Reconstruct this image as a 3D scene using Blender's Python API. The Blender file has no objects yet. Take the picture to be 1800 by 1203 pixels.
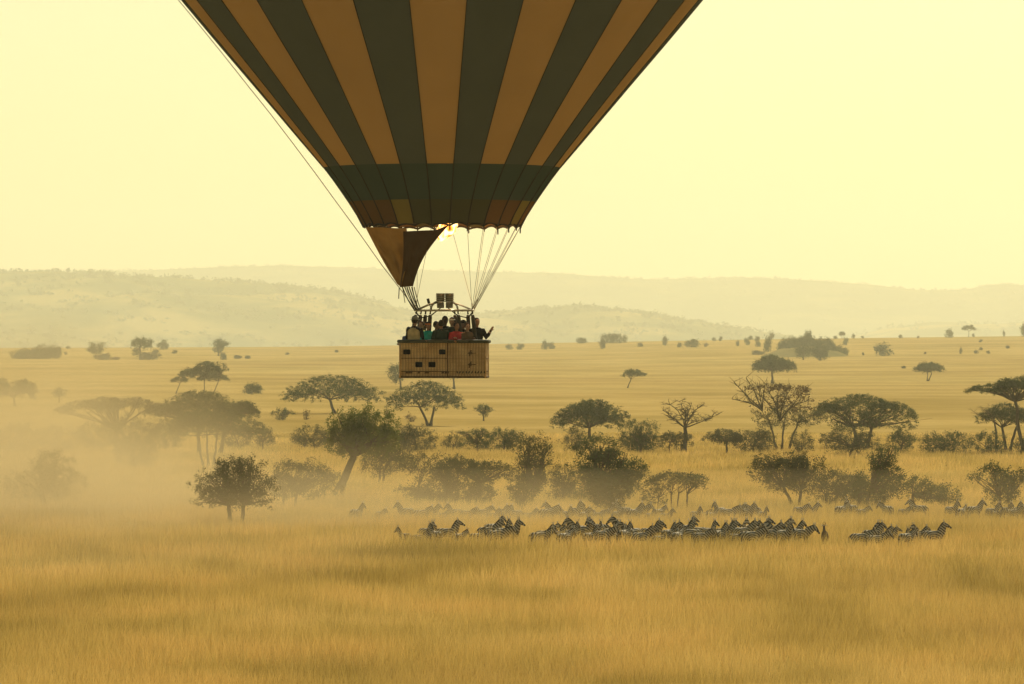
import bpy, math, random
import numpy as np
from mathutils import Vector, Matrix, kdtree

# ------------------------------------------------------------------ camera, sky, sun, exposure
R = math.radians
scene = bpy.context.scene
COL = scene.collection
FPX, CX, CY, CAMZ = 8000.0, 900.0, 601.5, 14.0      # focal length in photo pixels, principal point, eye height

cam_d = bpy.data.cameras.new('camera')
cam = bpy.data.objects.new('camera', cam_d)
COL.objects.link(cam)
cam.location = (0, 0, CAMZ)
cam.rotation_euler = (R(90), 0, 0)
cam_d.sensor_width = 36.0
cam_d.lens = 36.0 * FPX / 1800.0
cam_d.clip_start = 1.0
cam_d.clip_end = 60000.0
scene.camera = cam

SUN_EL, SUN_AZ = R(42), R(14)                        # sun ahead of the camera, a little to the right
world = bpy.data.worlds.new('World')
scene.world = world
world.use_nodes = True
wn, wl = world.node_tree.nodes, world.node_tree.links
wn.clear()
w_out = wn.new('ShaderNodeOutputWorld')
w_bg = wn.new('ShaderNodeBackground')
w_sky = wn.new('ShaderNodeTexSky')
w_sky.sky_type = 'NISHITA'
w_sky.sun_disc = False
w_sky.sun_elevation = SUN_EL
w_sky.sun_rotation = SUN_AZ
w_sky.altitude = 1500
w_sky.air_density = 1.0
w_sky.dust_density = 6.0
w_sky.ozone_density = 1.0
w_tint = wn.new('ShaderNodeMix'); w_tint.data_type = 'RGBA'; w_tint.blend_type = 'MULTIPLY'
w_tint.inputs['Factor'].default_value = 1.0
w_tint.inputs[7].default_value = (1.0, 0.96, 0.60, 1)   # dusty, yellow air
wl.new(w_sky.outputs['Color'], w_tint.inputs[6])
wl.new(w_tint.outputs[2], w_bg.inputs['Color'])
w_bg.inputs['Strength'].default_value = 0.079
wl.new(w_bg.outputs['Background'], w_out.inputs['Surface'])

sun_d = bpy.data.lights.new('sun', 'SUN')
sun = bpy.data.objects.new('sun', sun_d)
COL.objects.link(sun)
sun_d.energy = 4.0
sun_d.angle = R(0.6)
sun_d.color = (1.0, 0.90, 0.66)
sdir = Vector((math.sin(SUN_AZ) * math.cos(SUN_EL), math.cos(SUN_AZ) * math.cos(SUN_EL), math.sin(SUN_EL)))
sun.rotation_euler = sdir.to_track_quat('Z', 'Y').to_euler()
sun.location = (60, 120, 90)

scene.view_settings.view_transform = 'Standard'
scene.view_settings.look = 'None'
scene.view_settings.exposure = 0.36
scene.view_settings.gamma = 1.0
scene.render.engine = 'CYCLES'
scene.cycles.use_denoising = True
scene.cycles.max_bounces = 6
scene.cycles.diffuse_bounces = 3
scene.cycles.transmission_bounces = 4
scene.cycles.transparent_max_bounces = 8
scene.cycles.volume_bounces = 1
scene.cycles.volume_max_steps = 128
scene.cycles.volume_step_rate = 1.0
scene.cycles.caustics_reflective = False
scene.cycles.caustics_refractive = False

HAZE_COL, HAZE_DENS, HAZE_G = (0.97, 0.95, 0.73), 1.05e-4, 0.35
rng = np.random.default_rng(7)
random.seed(7)

# ------------------------------------------------------------------ helpers
def mat(name, rough=0.9, spec=0.2):
    m = bpy.data.materials.new(name); m.use_nodes = True
    nt = m.node_tree
    b = nt.nodes['Principled BSDF']
    b.inputs['Roughness'].default_value = rough
    b.inputs['Specular IOR Level'].default_value = spec
    return m, nt, b

def plain(name, c, rough=0.85, spec=0.2, metal=0.0, var=0.12, scale=6.0):
    """one colour with a little grain"""
    m, nt, b = mat(name, rough, spec)
    b.inputs['Metallic'].default_value = metal
    tc = nt.nodes.new('ShaderNodeTexCoord')
    n = nt.nodes.new('ShaderNodeTexNoise'); n.inputs['Scale'].default_value = scale; n.inputs['Detail'].default_value = 3
    nt.links.new(tc.outputs['Object'], n.inputs['Vector'])
    r = nt.nodes.new('ShaderNodeValToRGB')
    r.color_ramp.elements[0].position = 0.3; r.color_ramp.elements[1].position = 0.7
    r.color_ramp.elements[0].color = tuple(x * (1 - var) for x in c) + (1,)
    r.color_ramp.elements[1].color = tuple(min(1, x * (1 + var)) for x in c) + (1,)
    nt.links.new(n.outputs['Fac'], r.inputs['Fac'])
    nt.links.new(r.outputs['Color'], b.inputs['Base Color'])
    return m

def two_sided(name, stops, scale, transl=0.35, coord='Object', detail=2.0, rough=0.9):
    """diffuse + translucent sheet (leaves, grass, fabric) with noise colour"""
    m = bpy.data.materials.new(name); m.use_nodes = True
    nt = m.node_tree; nt.nodes.clear()
    out = nt.nodes.new('ShaderNodeOutputMaterial')
    d = nt.nodes.new('ShaderNodeBsdfDiffuse'); t = nt.nodes.new('ShaderNodeBsdfTranslucent')
    mx = nt.nodes.new('ShaderNodeMixShader'); mx.inputs[0].default_value = transl
    tc = nt.nodes.new('ShaderNodeTexCoord') if coord == 'Object' else nt.nodes.new('ShaderNodeNewGeometry')
    n = nt.nodes.new('ShaderNodeTexNoise'); n.inputs['Scale'].default_value = scale; n.inputs['Detail'].default_value = detail
    nt.links.new(tc.outputs['Object' if coord == 'Object' else 'Position'], n.inputs['Vector'])
    r = nt.nodes.new('ShaderNodeValToRGB')
    els = r.color_ramp.elements
    els[0].position, els[0].color = stops[0][0], tuple(stops[0][1]) + (1,)
    els[1].position, els[1].color = stops[-1][0], tuple(stops[-1][1]) + (1,)
    for p, c in stops[1:-1]:
        e = els.new(p); e.color = tuple(c) + (1,)
    nt.links.new(n.outputs['Fac'], r.inputs['Fac'])
    nt.links.new(r.outputs['Color'], d.inputs['Color']); nt.links.new(r.outputs['Color'], t.inputs['Color'])
    nt.links.new(d.outputs[0], mx.inputs[1]); nt.links.new(t.outputs[0], mx.inputs[2])
    nt.links.new(mx.outputs[0], out.inputs['Surface'])
    return m, nt, r, mx

def tag(o, label=None, cat=None, group=None, kind=None):
    if label: o['label'] = label
    if cat: o['category'] = cat
    if group: o['group'] = group
    if kind: o['kind'] = kind
    return o

def empty(name, loc, label=None, cat=None, group=None):
    o = bpy.data.objects.new(name, None); COL.objects.link(o)
    o.location = loc; o.empty_display_size = 0.5
    return tag(o, label, cat, group)

def link(name, me, parent=None, loc=None):
    o = bpy.data.objects.new(name, me); COL.objects.link(o)
    if loc is not None: o.location = loc
    if parent is not None: o.parent = parent
    return o

class MB:
    """collects shapes; build() links them as ONE mesh object"""
    def __init__(s): s.v = []; s.f = []; s.m = []; s.t = []
    def add(s, vs, fs, mi=0, tg=0):
        k = len(s.v)
        s.v += [tuple(p) for p in vs]
        s.t += [tg] * len(vs)
        s.f += [tuple(i + k for i in f) for f in fs]
        s.m += [mi] * len(fs)
    def tube(s, pts, rad, n=6, mi=0, tg=0, cap=True, flat=None):
        """round tube through pts; rad: radius or (ra, rb) per point, ra along side, rb along up"""
        P = [Vector(p) for p in pts]
        if not hasattr(rad, '__len__'): rad = [rad] * len(P)
        vs = []
        prev = None
        for i, p in enumerate(P):
            d = (P[min(i + 1, len(P) - 1)] - P[max(i - 1, 0)])
            d = d.normalized() if d.length > 1e-9 else Vector((0, 0, 1))
            ref = flat if flat is not None else (Vector((0, 1, 0)) if abs(d.y) < 0.9 else Vector((1, 0, 0)))
            if prev is not None and flat is None: ref = prev
            a = ref - d * ref.dot(d)
            if a.length < 1e-6: a = d.orthogonal()
            a.normalize(); b = d.cross(a); prev = a
            r = rad[i]; ra, rb = (r if hasattr(r, '__len__') else (r, r))
            for k in range(n):
                t = 2 * math.pi * k / n
                vs.append(p + a * (math.cos(t) * ra) + b * (math.sin(t) * rb))
        fs = []
        for i in range(len(P) - 1):
            for k in range(n):
                k2 = (k + 1) % n
                fs.append((i * n + k, i * n + k2, (i + 1) * n + k2, (i + 1) * n + k))
        if cap:
            fs.append(tuple(reversed(range(n)))); L = (len(P) - 1) * n
            fs.append(tuple(range(L, L + n)))
        s.add(vs, fs, mi, tg)
    def box(s, c, ax, ay, az, mi=0, tg=0):
        """box at c with half-axis vectors"""
        c, ax, ay, az = Vector(c), Vector(ax), Vector(ay), Vector(az)
        vs = [c + ax * i + ay * j + az * k for i in (-1, 1) for j in (-1, 1) for k in (-1, 1)]
        s.add(vs, [(0, 1, 3, 2), (4, 6, 7, 5), (0, 4, 5, 1), (2, 3, 7, 6), (0, 2, 6, 4), (1, 5, 7, 3)], mi, tg)
    def ball(s, c, r, nu=10, nv=7, mi=0, tg=0):
        c = Vector(c); r = r if hasattr(r, '__len__') else (r, r, r)
        vs = [c + Vector((0, 0, -r[2]))]
        for j in range(1, nv):
            a = math.pi * (j / nv - 0.5)
            for i in range(nu):
                b = 2 * math.pi * i / nu
                vs.append(c + Vector((r[0] * math.cos(a) * math.cos(b), r[1] * math.cos(a) * math.sin(b), r[2] * math.sin(a))))
        vs.append(c + Vector((0, 0, r[2])))
        fs = []
        for i in range(nu):
            i2 = (i + 1) % nu
            fs.append((0, 1 + i2, 1 + i))
            for j in range(nv - 2):
                a = 1 + j * nu
                fs.append((a + i, a + i2, a + nu + i2, a + nu + i))
            fs.append((1 + (nv - 2) * nu + i, 1 + (nv - 2) * nu + i2, len(vs) - 1))
        s.add(vs, fs, mi, tg)
    def mesh(s, name, mats, origin=(0, 0, 0), smooth=False):
        me = bpy.data.meshes.new(name)
        o = Vector(origin)
        me.from_pydata([tuple(Vector(p) - o) for p in s.v], [], s.f)
        for m in (mats if isinstance(mats, (list, tuple)) else [mats]): me.materials.append(m)
        if any(s.m): me.polygons.foreach_set('material_index', s.m)
        if smooth: me.polygons.foreach_set('use_smooth', [True] * len(s.f))
        me.update()
        return me
    def build(s, name, mats, parent=None, origin=(0, 0, 0), smooth=False, loc=None):
        return link(name, s.mesh(name, mats, origin, smooth), parent, loc)

def tri_mesh(name, V, n_per=3, mats=(), smooth=False):
    """numpy soup: V is (N*n_per, 3), every n_per vertices one face"""
    V = np.ascontiguousarray(V, dtype=np.float32)
    n = len(V) // n_per
    me = bpy.data.meshes.new(name)
    me.vertices.add(len(V)); me.vertices.foreach_set('co', V.ravel())
    me.loops.add(len(V)); me.loops.foreach_set('vertex_index', np.arange(len(V), dtype=np.int32))
    me.polygons.add(n)
    me.polygons.foreach_set('loop_start', np.arange(0, len(V), n_per, dtype=np.int32))
    me.polygons.foreach_set('loop_total', np.full(n, n_per, dtype=np.int32))
    for m in mats: me.materials.append(m)
    me.update(calc_edges=True)
    return me

def grid_mesh(name, X, Y, Z, mats=(), smooth=True):
    r, c = X.shape
    me = bpy.data.meshes.new(name)
    V = np.stack([X, Y, Z], -1).reshape(-1, 3).astype(np.float32)
    i = np.arange(r * c).reshape(r, c)
    F = np.stack([i[:-1, :-1], i[:-1, 1:], i[1:, 1:], i[1:, :-1]], -1).reshape(-1, 4).astype(np.int32)
    me.vertices.add(len(V)); me.vertices.foreach_set('co', V.ravel())
    me.loops.add(F.size); me.loops.foreach_set('vertex_index', F.ravel())
    me.polygons.add(len(F))
    me.polygons.foreach_set('loop_start', np.arange(0, F.size, 4, dtype=np.int32))
    me.polygons.foreach_set('loop_total', np.full(len(F), 4, dtype=np.int32))
    for m in mats: me.materials.append(m)
    if smooth: me.polygons.foreach_set('use_smooth', np.ones(len(F), dtype=bool))
    me.update(calc_edges=True)
    return me

def sines(x, y, seed, scale, n=9):
    """smooth pseudo-noise in about -1..1"""
    r = np.random.default_rng(seed)
    out = np.zeros_like(np.asarray(x, dtype=float))
    amp = 0
    for k in range(n):
        a = r.uniform(0, 2 * math.pi); fq = (1.0 / scale) * (1.0 + 0.45 * k); am = 1.0 / (1 + 0.35 * k)
        out += am * np.sin((x * math.cos(a) + y * math.sin(a)) * fq * 2 * math.pi + r.uniform(0, 6.28)); amp += am * am
    return out / math.sqrt(amp)

def at(px, py, d):
    """photo pixel at depth d (metres ahead) -> world point"""
    return Vector(((px - CX) / FPX * d, d, CAMZ - (py - CY) / FPX * d))

# ------------------------------------------------------------------ terrain: flat plain that swells to a low crest 3.4 km away
CREST = 3400.0
def crest_dip(px):
    return np.interp(px, [-600, 0, 500, 800, 1150, 1400, 1800, 2400], [12, 10.5, 8.5, 4.5, -1.5, -5.5, -10.5, -15])
def dip(d, px):
    d = np.asarray(d, dtype=float)
    t = np.clip((d - 1000) / (CREST - 1000), 0, 1); s = t * t * (3 - 2 * t)
    return FPX * CAMZ / d - s * (FPX * CAMZ / CREST - crest_dip(px))
def ground_z(x, y):
    y = np.maximum(np.asarray(y, dtype=float), 1.0)
    px = CX + np.clip(np.asarray(x, dtype=float) / np.maximum(y, 1000) * FPX, -2000, 2000)
    dd = np.minimum(y, CREST)
    z = CAMZ - dip(dd, px) * dd / FPX
    z = np.where(y < 1000, 0.0, z)
    return z - np.clip((y - CREST) / 1500, 0, 3) ** 2 * 70
def depth_of(px, py):
    """depth where the plain shows at that pixel"""
    lo, hi = 100.0, CREST
    target = py - CY
    if target <= float(dip(CREST, px)): return CREST - 60
    for _ in range(50):
        m = 0.5 * (lo + hi)
        if float(dip(m, px)) > target: lo = m
        else: hi = m
    return 0.5 * (lo + hi)

# ------------------------------------------------------------------ materials of the setting
def ground_material():
    m, nt, b = mat('dry_grass_plain', 1.0, 0.0)
    geo = nt.nodes.new('ShaderNodeNewGeometry')
    def noise(scale, det, sx=1.0, sy=1.0):
        mp = nt.nodes.new('ShaderNodeMapping'); mp.inputs['Scale'].default_value = (sx, sy, 1)
        n = nt.nodes.new('ShaderNodeTexNoise'); n.inputs['Scale'].default_value = scale; n.inputs['Detail'].default_value = det
        nt.links.new(geo.outputs['Position'], mp.inputs['Vector']); nt.links.new(mp.outputs['Vector'], n.inputs['Vector'])
        return n
    def ramp(n, stops):
        r = nt.nodes.new('ShaderNodeValToRGB'); e = r.color_ramp.elements
        e[0].position, e[0].color = stops[0][0], tuple(stops[0][1]) + (1,)
        e[1].position, e[1].color = stops[-1][0], tuple(stops[-1][1]) + (1,)
        for p, c in stops[1:-1]:
            k = e.new(p); k.color = tuple(c) + (1,)
        nt.links.new(n.outputs['Fac'], r.inputs['Fac']); return r
    def mix(a, c, mode, f):
        x = nt.nodes.new('ShaderNodeMix'); x.data_type = 'RGBA'; x.blend_type = mode; x.inputs['Factor'].default_value = f
        nt.links.new(a, x.inputs[6]); nt.links.new(c, x.inputs[7]); return x.outputs[2]
    big = ramp(noise(0.006, 5, 1.0, 0.6), [(0.32, GR[0]), (0.5, GR[1]), (0.68, GR[2])])
    mid = ramp(noise(0.024, 5, 0.7, 0.6), [(0.36, (0.72, 0.72, 0.60)), (0.60, (1.0, 1.0, 1.0))])
    fine = ramp(noise(0.22, 4, 0.7, 0.5), [(0.36, (0.75, 0.72, 0.62)), (0.58, (1.0, 1.0, 1.0))])
    c = mix(big.outputs['Color'], mid.outputs['Color'], 'MULTIPLY', 1.0)
    c = mix(c, fine.outputs['Color'], 'MULTIPLY', 0.4)
    nt.links.new(c, b.inputs['Base Color'])
    bp = nt.nodes.new('ShaderNodeBump'); bp.inputs['Strength'].default_value = 0.6; bp.inputs['Distance'].default_value = 0.4
    nt.links.new(noise(1.3, 3).outputs['Fac'], bp.inputs['Height']); nt.links.new(bp.outputs['Normal'], b.inputs['Normal'])
    return m
GR = [(0.365, 0.240, 0.072), (0.42, 0.285, 0.092), (0.445, 0.312, 0.108)]
M_GROUND = ground_material()

def hill_material(name, a, b_, c):
    m, nt, b = mat(name, 1.0, 0.0)
    geo = nt.nodes.new('ShaderNodeNewGeometry')
    n = nt.nodes.new('ShaderNodeTexNoise'); n.inputs['Scale'].default_value = 0.0035; n.inputs['Detail'].default_value = 7; n.inputs['Roughness'].default_value = 0.62
    nt.links.new(geo.outputs['Position'], n.inputs['Vector'])
    r = nt.nodes.new('ShaderNodeValToRGB'); e = r.color_ramp.elements
    e[0].position, e[0].color = 0.40, tuple(a) + (1,)
    e[1].position, e[1].color = 0.62, tuple(c) + (1,)
    k = e.new(0.5); k.color = tuple(b_) + (1,)
    nt.links.new(n.outputs['Fac'], r.inputs['Fac']); nt.links.new(r.outputs['Color'], b.inputs['Base Color'])
    return m
M_HILL = hill_material('bushy_hill', (0.05, 0.06, 0.026), (0.12, 0.11, 0.042), (0.30, 0.22, 0.08))
M_RIDGE = hill_material('far_ridge', (0.04, 0.048, 0.024), (0.07, 0.075, 0.032), (0.15, 0.13, 0.05))

# ------------------------------------------------------------------ plain
def build_plain():
    ys = np.concatenate([np.linspace(-400, 180, 8), np.geomspace(190, 6200, 170)])
    us = np.linspace(-1, 1, 90)
    Y = np.repeat(ys[:, None], len(us), 1)
    X = us[None, :] * (np.maximum(Y, 0) * 0.45 + 420)
    Z = ground_z(X, Y)
    far = np.clip((Y - 700) / 800, 0, 1) * np.clip((CREST - Y) / 600, 0, 1)
    Z = Z + far * 0.0
    o = link('plain', grid_mesh('plain', X, Y, Z, [M_GROUND]))
    tag(o, kind='structure')
build_plain()

# ------------------------------------------------------------------ hills behind the crest
def build_hill(name, prof, D, foot, rough, material, seed, wide=1.5):
    pxs = np.linspace(CX - 900 * wide, CX + 900 * wide, 220)
    ty = np.linspace(-1, 0.8, 46)
    crest_y = np.interp(pxs, [p[0] for p in prof], [p[1] for p in prof])
    X = np.zeros((len(ty), len(pxs))); Y = X.copy(); Z = X.copy()
    for i, t in enumerate(ty):
        d = D + t * foot
        xs = (pxs - CX) / FPX * D
        top = CAMZ + (CY - crest_y) / FPX * D
        base = -70.0
        sh = math.cos(t * math.pi / 2) ** 1.3 if t < 0 else math.cos(t * 1.5) ** 0.8
        X[i] = xs; Y[i] = d; Z[i] = base + (top - base) * sh
    inside = np.clip(1 - np.abs(Y - D) / foot, 0, 1)
    Z += rough * sines(X, Y, seed, 900, 10) * inside * np.clip(np.abs(Y - D) / (0.25 * foot), 0.12, 1)
    o = link(name, grid_mesh(name, X, Y, Z, [material]))
    tag(o, kind='structure')
    return X, Y, Z
RIDGE = [(-700, 492), (0, 478), (250, 476), (400, 471), (500, 467), (650, 472), (800, 478), (900, 480), (1000, 483), (1150, 492),
         (1300, 488), (1400, 492), (1500, 500), (1600, 510), (1690, 510), (1750, 500), (1850, 506), (2600, 520)]
SPUR = [(-700, 478), (-100, 480), (0, 481), (150, 483), (300, 489), (450, 499), (560, 511), (640, 527), (720, 550), (800, 559), (880, 549),
        (960, 542), (1010, 539), (1060, 544), (1150, 556), (1230, 569), (1320, 588), (1400, 602), (1500, 640), (2600, 660)]
LOW = [(-700, 660), (1300, 640), (1480, 600), (1560, 577), (1650, 571), (1750, 569), (1900, 566), (2600, 560)]
ridge_g = build_hill('far_ridge', RIDGE, 16000, 2600, 7, M_RIDGE, 3)
spur_g = build_hill('hillside', SPUR, 9800, 1900, 15, M_HILL, 5)
low_g = build_hill('low_hill', LOW, 12000, 1500, 10, M_HILL, 9)

M_HBUSH, _, _, _ = two_sided('hill_bush_leaf', [(0.35, (0.035, 0.045, 0.018)), (0.65, (0.075, 0.08, 0.03))], 0.02, 0.2, 'World')
def hill_bush(name, g, n, size, seed, label, thresh):
    X, Y, Z = g
    r = np.random.default_rng(seed)
    ii = r.uniform(0, X.shape[0] * 0.72, n * 5); jj = r.uniform(0, X.shape[1] - 1.01, n * 5)
    i0 = ii.astype(int); j0 = jj.astype(int); fi = ii - i0; fj = jj - j0
    def smp(A): return (A[i0, j0] * (1 - fi) * (1 - fj) + A[i0 + 1, j0] * fi * (1 - fj) + A[i0, j0 + 1] * (1 - fi) * fj + A[i0 + 1, j0 + 1] * fi * fj)
    x, y, z = smp(X), smp(Y), smp(Z)
    keep = np.where(sines(x, y, seed + 1, 420, 8) + r.normal(0, 0.5, len(x)) > thresh)[0][:n]
    x, y, z = x[keep], y[keep], z[keep]
    s = size * r.uniform(0.5, 1.5, len(x))
    V = []
    for k in range(14):                                   # a bush: a dozen tilted leaf-mass triangles
        th = r.uniform(0, 2 * np.pi, len(x)); rr = np.sqrt(r.uniform(0, 1, len(x)))
        c = np.stack([x + s * rr * np.cos(th), y + s * rr * np.sin(th), z + s * r.uniform(0.05, 0.95, len(x)) * np.sqrt(1.05 - rr ** 2)], -1)
        for q in range(3):
            V.append((c + r.normal(0, 0.36, (len(x), 3)) * s[:, None] * np.array([1, 1, 0.8])))
    V = np.stack(V, 0).reshape(14, 3, -1, 3).transpose(0, 2, 1, 3).reshape(-1, 3)
    o = link(name, tri_mesh(name, V, 3, [M_HBUSH]))
    tag(o, label, 'bush', kind='stuff')
hill_bush('hill_bush', spur_g, 5600, 6.5, 11, 'dark bush scattered over the nearer hazy hillside', 0.1)
hill_bush('ridge_bush', ridge_g, 4200, 6.0, 12, 'woodland covering the far hazy ridge on the skyline', -0.3)
hill_bush('low_hill_bush', low_g, 900, 8.0, 13, 'scattered bush on the low hazy hill at the right', 0.2)

# ------------------------------------------------------------------ tall grass of the near plain (uncountable)
def grass_material():
    m, nt, r, mx = two_sided('tall_grass_blade', [(0.32, (0.49, 0.345, 0.098)), (0.5, (0.62, 0.432, 0.128)), (0.70, (0.67, 0.482, 0.160))], 0.055, 0.45, 'World', 4.0)
    geo = [n for n in nt.nodes if n.type == 'NEW_GEOMETRY'][0]
    mp = nt.nodes.new('ShaderNodeMapping'); mp.inputs['Scale'].default_value = (1.0, 0.55, 0.0)
    nz = [n for n in nt.nodes if n.type == 'TEX_NOISE'][0]
    nt.links.new(geo.outputs['Position'], mp.inputs['Vector']); nt.links.new(mp.outputs['Vector'], nz.inputs['Vector'])
    mp2 = nt.nodes.new('ShaderNodeMapping'); mp2.inputs['Scale'].default_value = (0.24, 0.16, 0.0)
    nz2 = nt.nodes.new('ShaderNodeTexNoise'); nz2.inputs['Scale'].default_value = 0.42; nz2.inputs['Detail'].default_value = 5; nz2.inputs['Roughness'].default_value = 0.6
    nt.links.new(geo.outputs['Position'], mp2.inputs['Vector']); nt.links.new(mp2.outputs['Vector'], nz2.inputs['Vector'])
    r2 = nt.nodes.new('ShaderNodeValToRGB'); e2 = r2.color_ramp.elements
    e2[0].position, e2[0].color = 0.40, (0.74, 0.74, 0.64, 1); e2[1].position, e2[1].color = 0.66, (1.12, 1.06, 1.1, 1)
    k2 = e2.new(0.47); k2.color = (0.95, 0.95, 0.92, 1)
    nt.links.new(nz2.outputs['Fac'], r2.inputs['Fac'])
    m2 = nt.nodes.new('ShaderNodeMix'); m2.data_type = 'RGBA'; m2.blend_type = 'MULTIPLY'; m2.inputs['Factor'].default_value = 1.0
    rmp = [n for n in nt.nodes if n.type == 'VALTORGB' and n != r2][0]
    mr = nt.nodes.new('ShaderNodeMapRange'); mr.inputs[3].default_value = 0.84; mr.inputs[4].default_value = 1.14
    nt.links.new(geo.outputs['Random Per Island'], mr.inputs[0])
    mm = nt.nodes.new('ShaderNodeMix'); mm.data_type = 'RGBA'; mm.blend_type = 'MULTIPLY'; mm.inputs['Factor'].default_value = 1.0
    nt.links.new(rmp.outputs['Color'], m2.inputs[6]); nt.links.new(r2.outputs['Color'], m2.inputs[7]); nt.links.new(m2.outputs[2], mm.inputs[6]); nt.links.new(mr.outputs[0], mm.inputs[7])
    for n in nt.nodes:
        if n.type in ('BSDF_DIFFUSE', 'BSDF_TRANSLUCENT'): nt.links.new(mm.outputs[2], n.inputs['Color'])
    return m
M_GRASS = grass_material()
def build_grass():
    bands = [(165, 260, 62, 0.024), (260, 360, 30, 0.05), (360, 480, 12, 0.07), (480, 700, 5, 0.11)]
    out = []
    for d0, d1, dens, w in bands:
        wid = lambda d: d * 0.1125 * 1.22 + 4
        area = (wid(d0) + wid(d1)) * (d1 - d0)
        n = int(area * dens)
        y = rng.uniform(d0, d1, n); x = rng.uniform(-1, 1, n) * wid(y)
        patch = sines(x, y * 0.8, 21, 38, 9); clump = sines(x, y, 22, 3.2, 8)
        keep = rng.uniform(-1.6, 1.2, n) < clump + 0.6
        x, y, patch, clump = x[keep], y[keep], patch[keep], clump[keep]; n = len(x)
        tallzone = np.clip(1 - np.abs(y - 318) / 90, 0, 1)
        h = (0.80 + 0.42 * tallzone ** 0.6 + 0.10 * patch + 0.15 * clump) * rng.uniform(0.7, 1.2, n)
        h = np.maximum(h, 0.3) * np.clip((760 - y) / 250, 0.25, 1)
        tall = rng.uniform(0, 1, n) < 0.03
        h = np.where(tall, h * 1.3, h)
        th = rng.uniform(0, np.pi, n); ww = w * rng.uniform(0.5, 1.3, n)
        bx, by = np.cos(th) * ww * 0.5, np.sin(th) * ww * 0.5
        lx = rng.normal(0.08, 0.26, n) * h; ly = rng.normal(0, 0.26, n) * h
        A = np.stack([x - bx, y - by, np.full(n, -0.01)], -1); B = np.stack([x + bx, y + by, np.full(n, -0.01)], -1)
        C = np.stack([x + lx, y + ly, h], -1)
        out.append(np.stack([A, B, C], 1).reshape(-1, 3))
    V = np.concatenate(out)
    o = link('tall_grass', tri_mesh('tall_grass', V, 3, [M_GRASS]))
    tag(o, 'tall dry golden grass covering the near plain', 'grass', kind='stuff')
    return len(V) // 3
N_GRASS = build_grass()

# ------------------------------------------------------------------ trees and bushes
def leaf_material(name, dark, light, tr=0.22):
    return two_sided(name, [(0.34, dark), (0.66, light)], 0.45, tr, 'World', 3.0)[0]
M_LEAF = {
    'green': leaf_material('acacia_leaf_green', (0.046, 0.064, 0.022), (0.100, 0.116, 0.042)),
    'bright': leaf_material('fresh_leaf_green', (0.085, 0.105, 0.020), (0.150, 0.165, 0.036), 0.35),
    'olive': leaf_material('bush_leaf_olive', (0.058, 0.060, 0.024), (0.115, 0.108, 0.045)),
    'brown': leaf_material('dry_twig_brown', (0.10, 0.062, 0.030), (0.17, 0.105, 0.050)),
}
M_BARK = plain('acacia_bark', (0.10, 0.075, 0.045), 1.0, 0.0, var=0.3, scale=2.0)

def lobe_points(n, c, rx, ry, rz, form, r):
    """clump centres in a crown lobe; c centre, r generator"""
    th = r.uniform(0, 2 * np.pi, n)
    if form == 'u':                                   # umbrella: a domed, flat-bottomed layer
        rr = np.sqrt(r.uniform(0, 1, n))
        top = rz * (1.0 - 1.15 * rr ** 2.2)
        thick = rz * (1.12 - 0.55 * rr)
        z = top - thick * r.uniform(0, 1, n) ** 1.3
        wob = 1 + 0.10 * np.sin(th * 3 + c[0]) + 0.08 * np.sin(th * 7 + 2 * c[0])
        x, y = rx * rr * np.cos(th) * wob, ry * rr * np.sin(th) * wob
    elif form == 's':                                 # spray of loose layered plates
        rr = np.sqrt(r.uniform(0, 1, n))
        lay = np.round(r.uniform(-1, 1, n) * 1.6) / 1.6
        z = rz * (lay * (1 - 0.5 * rr) + r.normal(0, 0.10, n) - 0.25 * rr ** 2)
        x, y = rx * rr * np.cos(th), ry * rr * np.sin(th)
    else:                                             # round mass
        u = r.uniform(-1, 1, n); rad = r.uniform(0.25, 1, n) ** 0.45
        q = np.sqrt(1 - u * u)
        wob = 1 + 0.13 * np.sin(th * 3 + c[0] * 1.7 + u * 2) + 0.10 * np.sin(th * 5 + u * 5 + c[2])
        x, y, z = rx * q * np.cos(th) * rad * wob, ry * q * np.sin(th) * rad * wob, rz * u * rad * wob
    return np.stack([x, y, z], -1) + np.array(c)

def leaf_soup(lobes, size, dens, seed):
    """lobes: (centre, rx, ry, rz, form) in metres -> triangle soup"""
    r = np.random.default_rng(seed)
    out = []
    for c, rx, ry, rz, form in lobes:
        area = math.pi * rx * rz
        nl = int(dens * area / (size * size) * ({'u': 6.4, 'r': 4.2, 's': 2.6}[form])) + 40
        ncl = max(24, nl // 22)
        cl = lobe_points(ncl, c, rx, ry, rz, form, r)
        # break the mass: drop clumps where a coarse wave is low, so gaps and bumps appear
        w = np.sin(cl[:, 0] * 2.3 / max(rx, 1) * 2 + seed) + np.sin(cl[:, 1] * 4.1 / max(ry, 1) + seed * 2) + np.sin(cl[:, 2] * 3.7 / max(rz, 0.6) + seed * 3)
        cl = cl[w > (-1.85 if form == 'r' else -1.75)]
        k = r.integers(0, len(cl), nl)
        sp_ = 1.35 if form == 'u' else 1.4
        spread = np.array([size * sp_, size * sp_, size * (0.9 if form in 'us' else 1.6)])
        p = cl[k] + r.normal(0, 1, (nl, 3)) * spread
        a = r.normal(0, 1, (nl, 3)); b = r.normal(0, 1, (nl, 3))
        if form in 'us': a[:, 2] *= 0.55; b[:, 2] *= 0.55
        a /= np.linalg.norm(a, axis=1)[:, None]; b /= np.linalg.norm(b, axis=1)[:, None]
        s = size * r.uniform(0.6, 1.35, nl)[:, None]
        V = np.stack([p - a * s * 0.62 - b * s * 0.3, p + a * s * 0.62 - b * s * 0.3, p + b * s * 0.8], 1)
        out.append(V.reshape(-1, 3))
    return np.concatenate(out)

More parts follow.
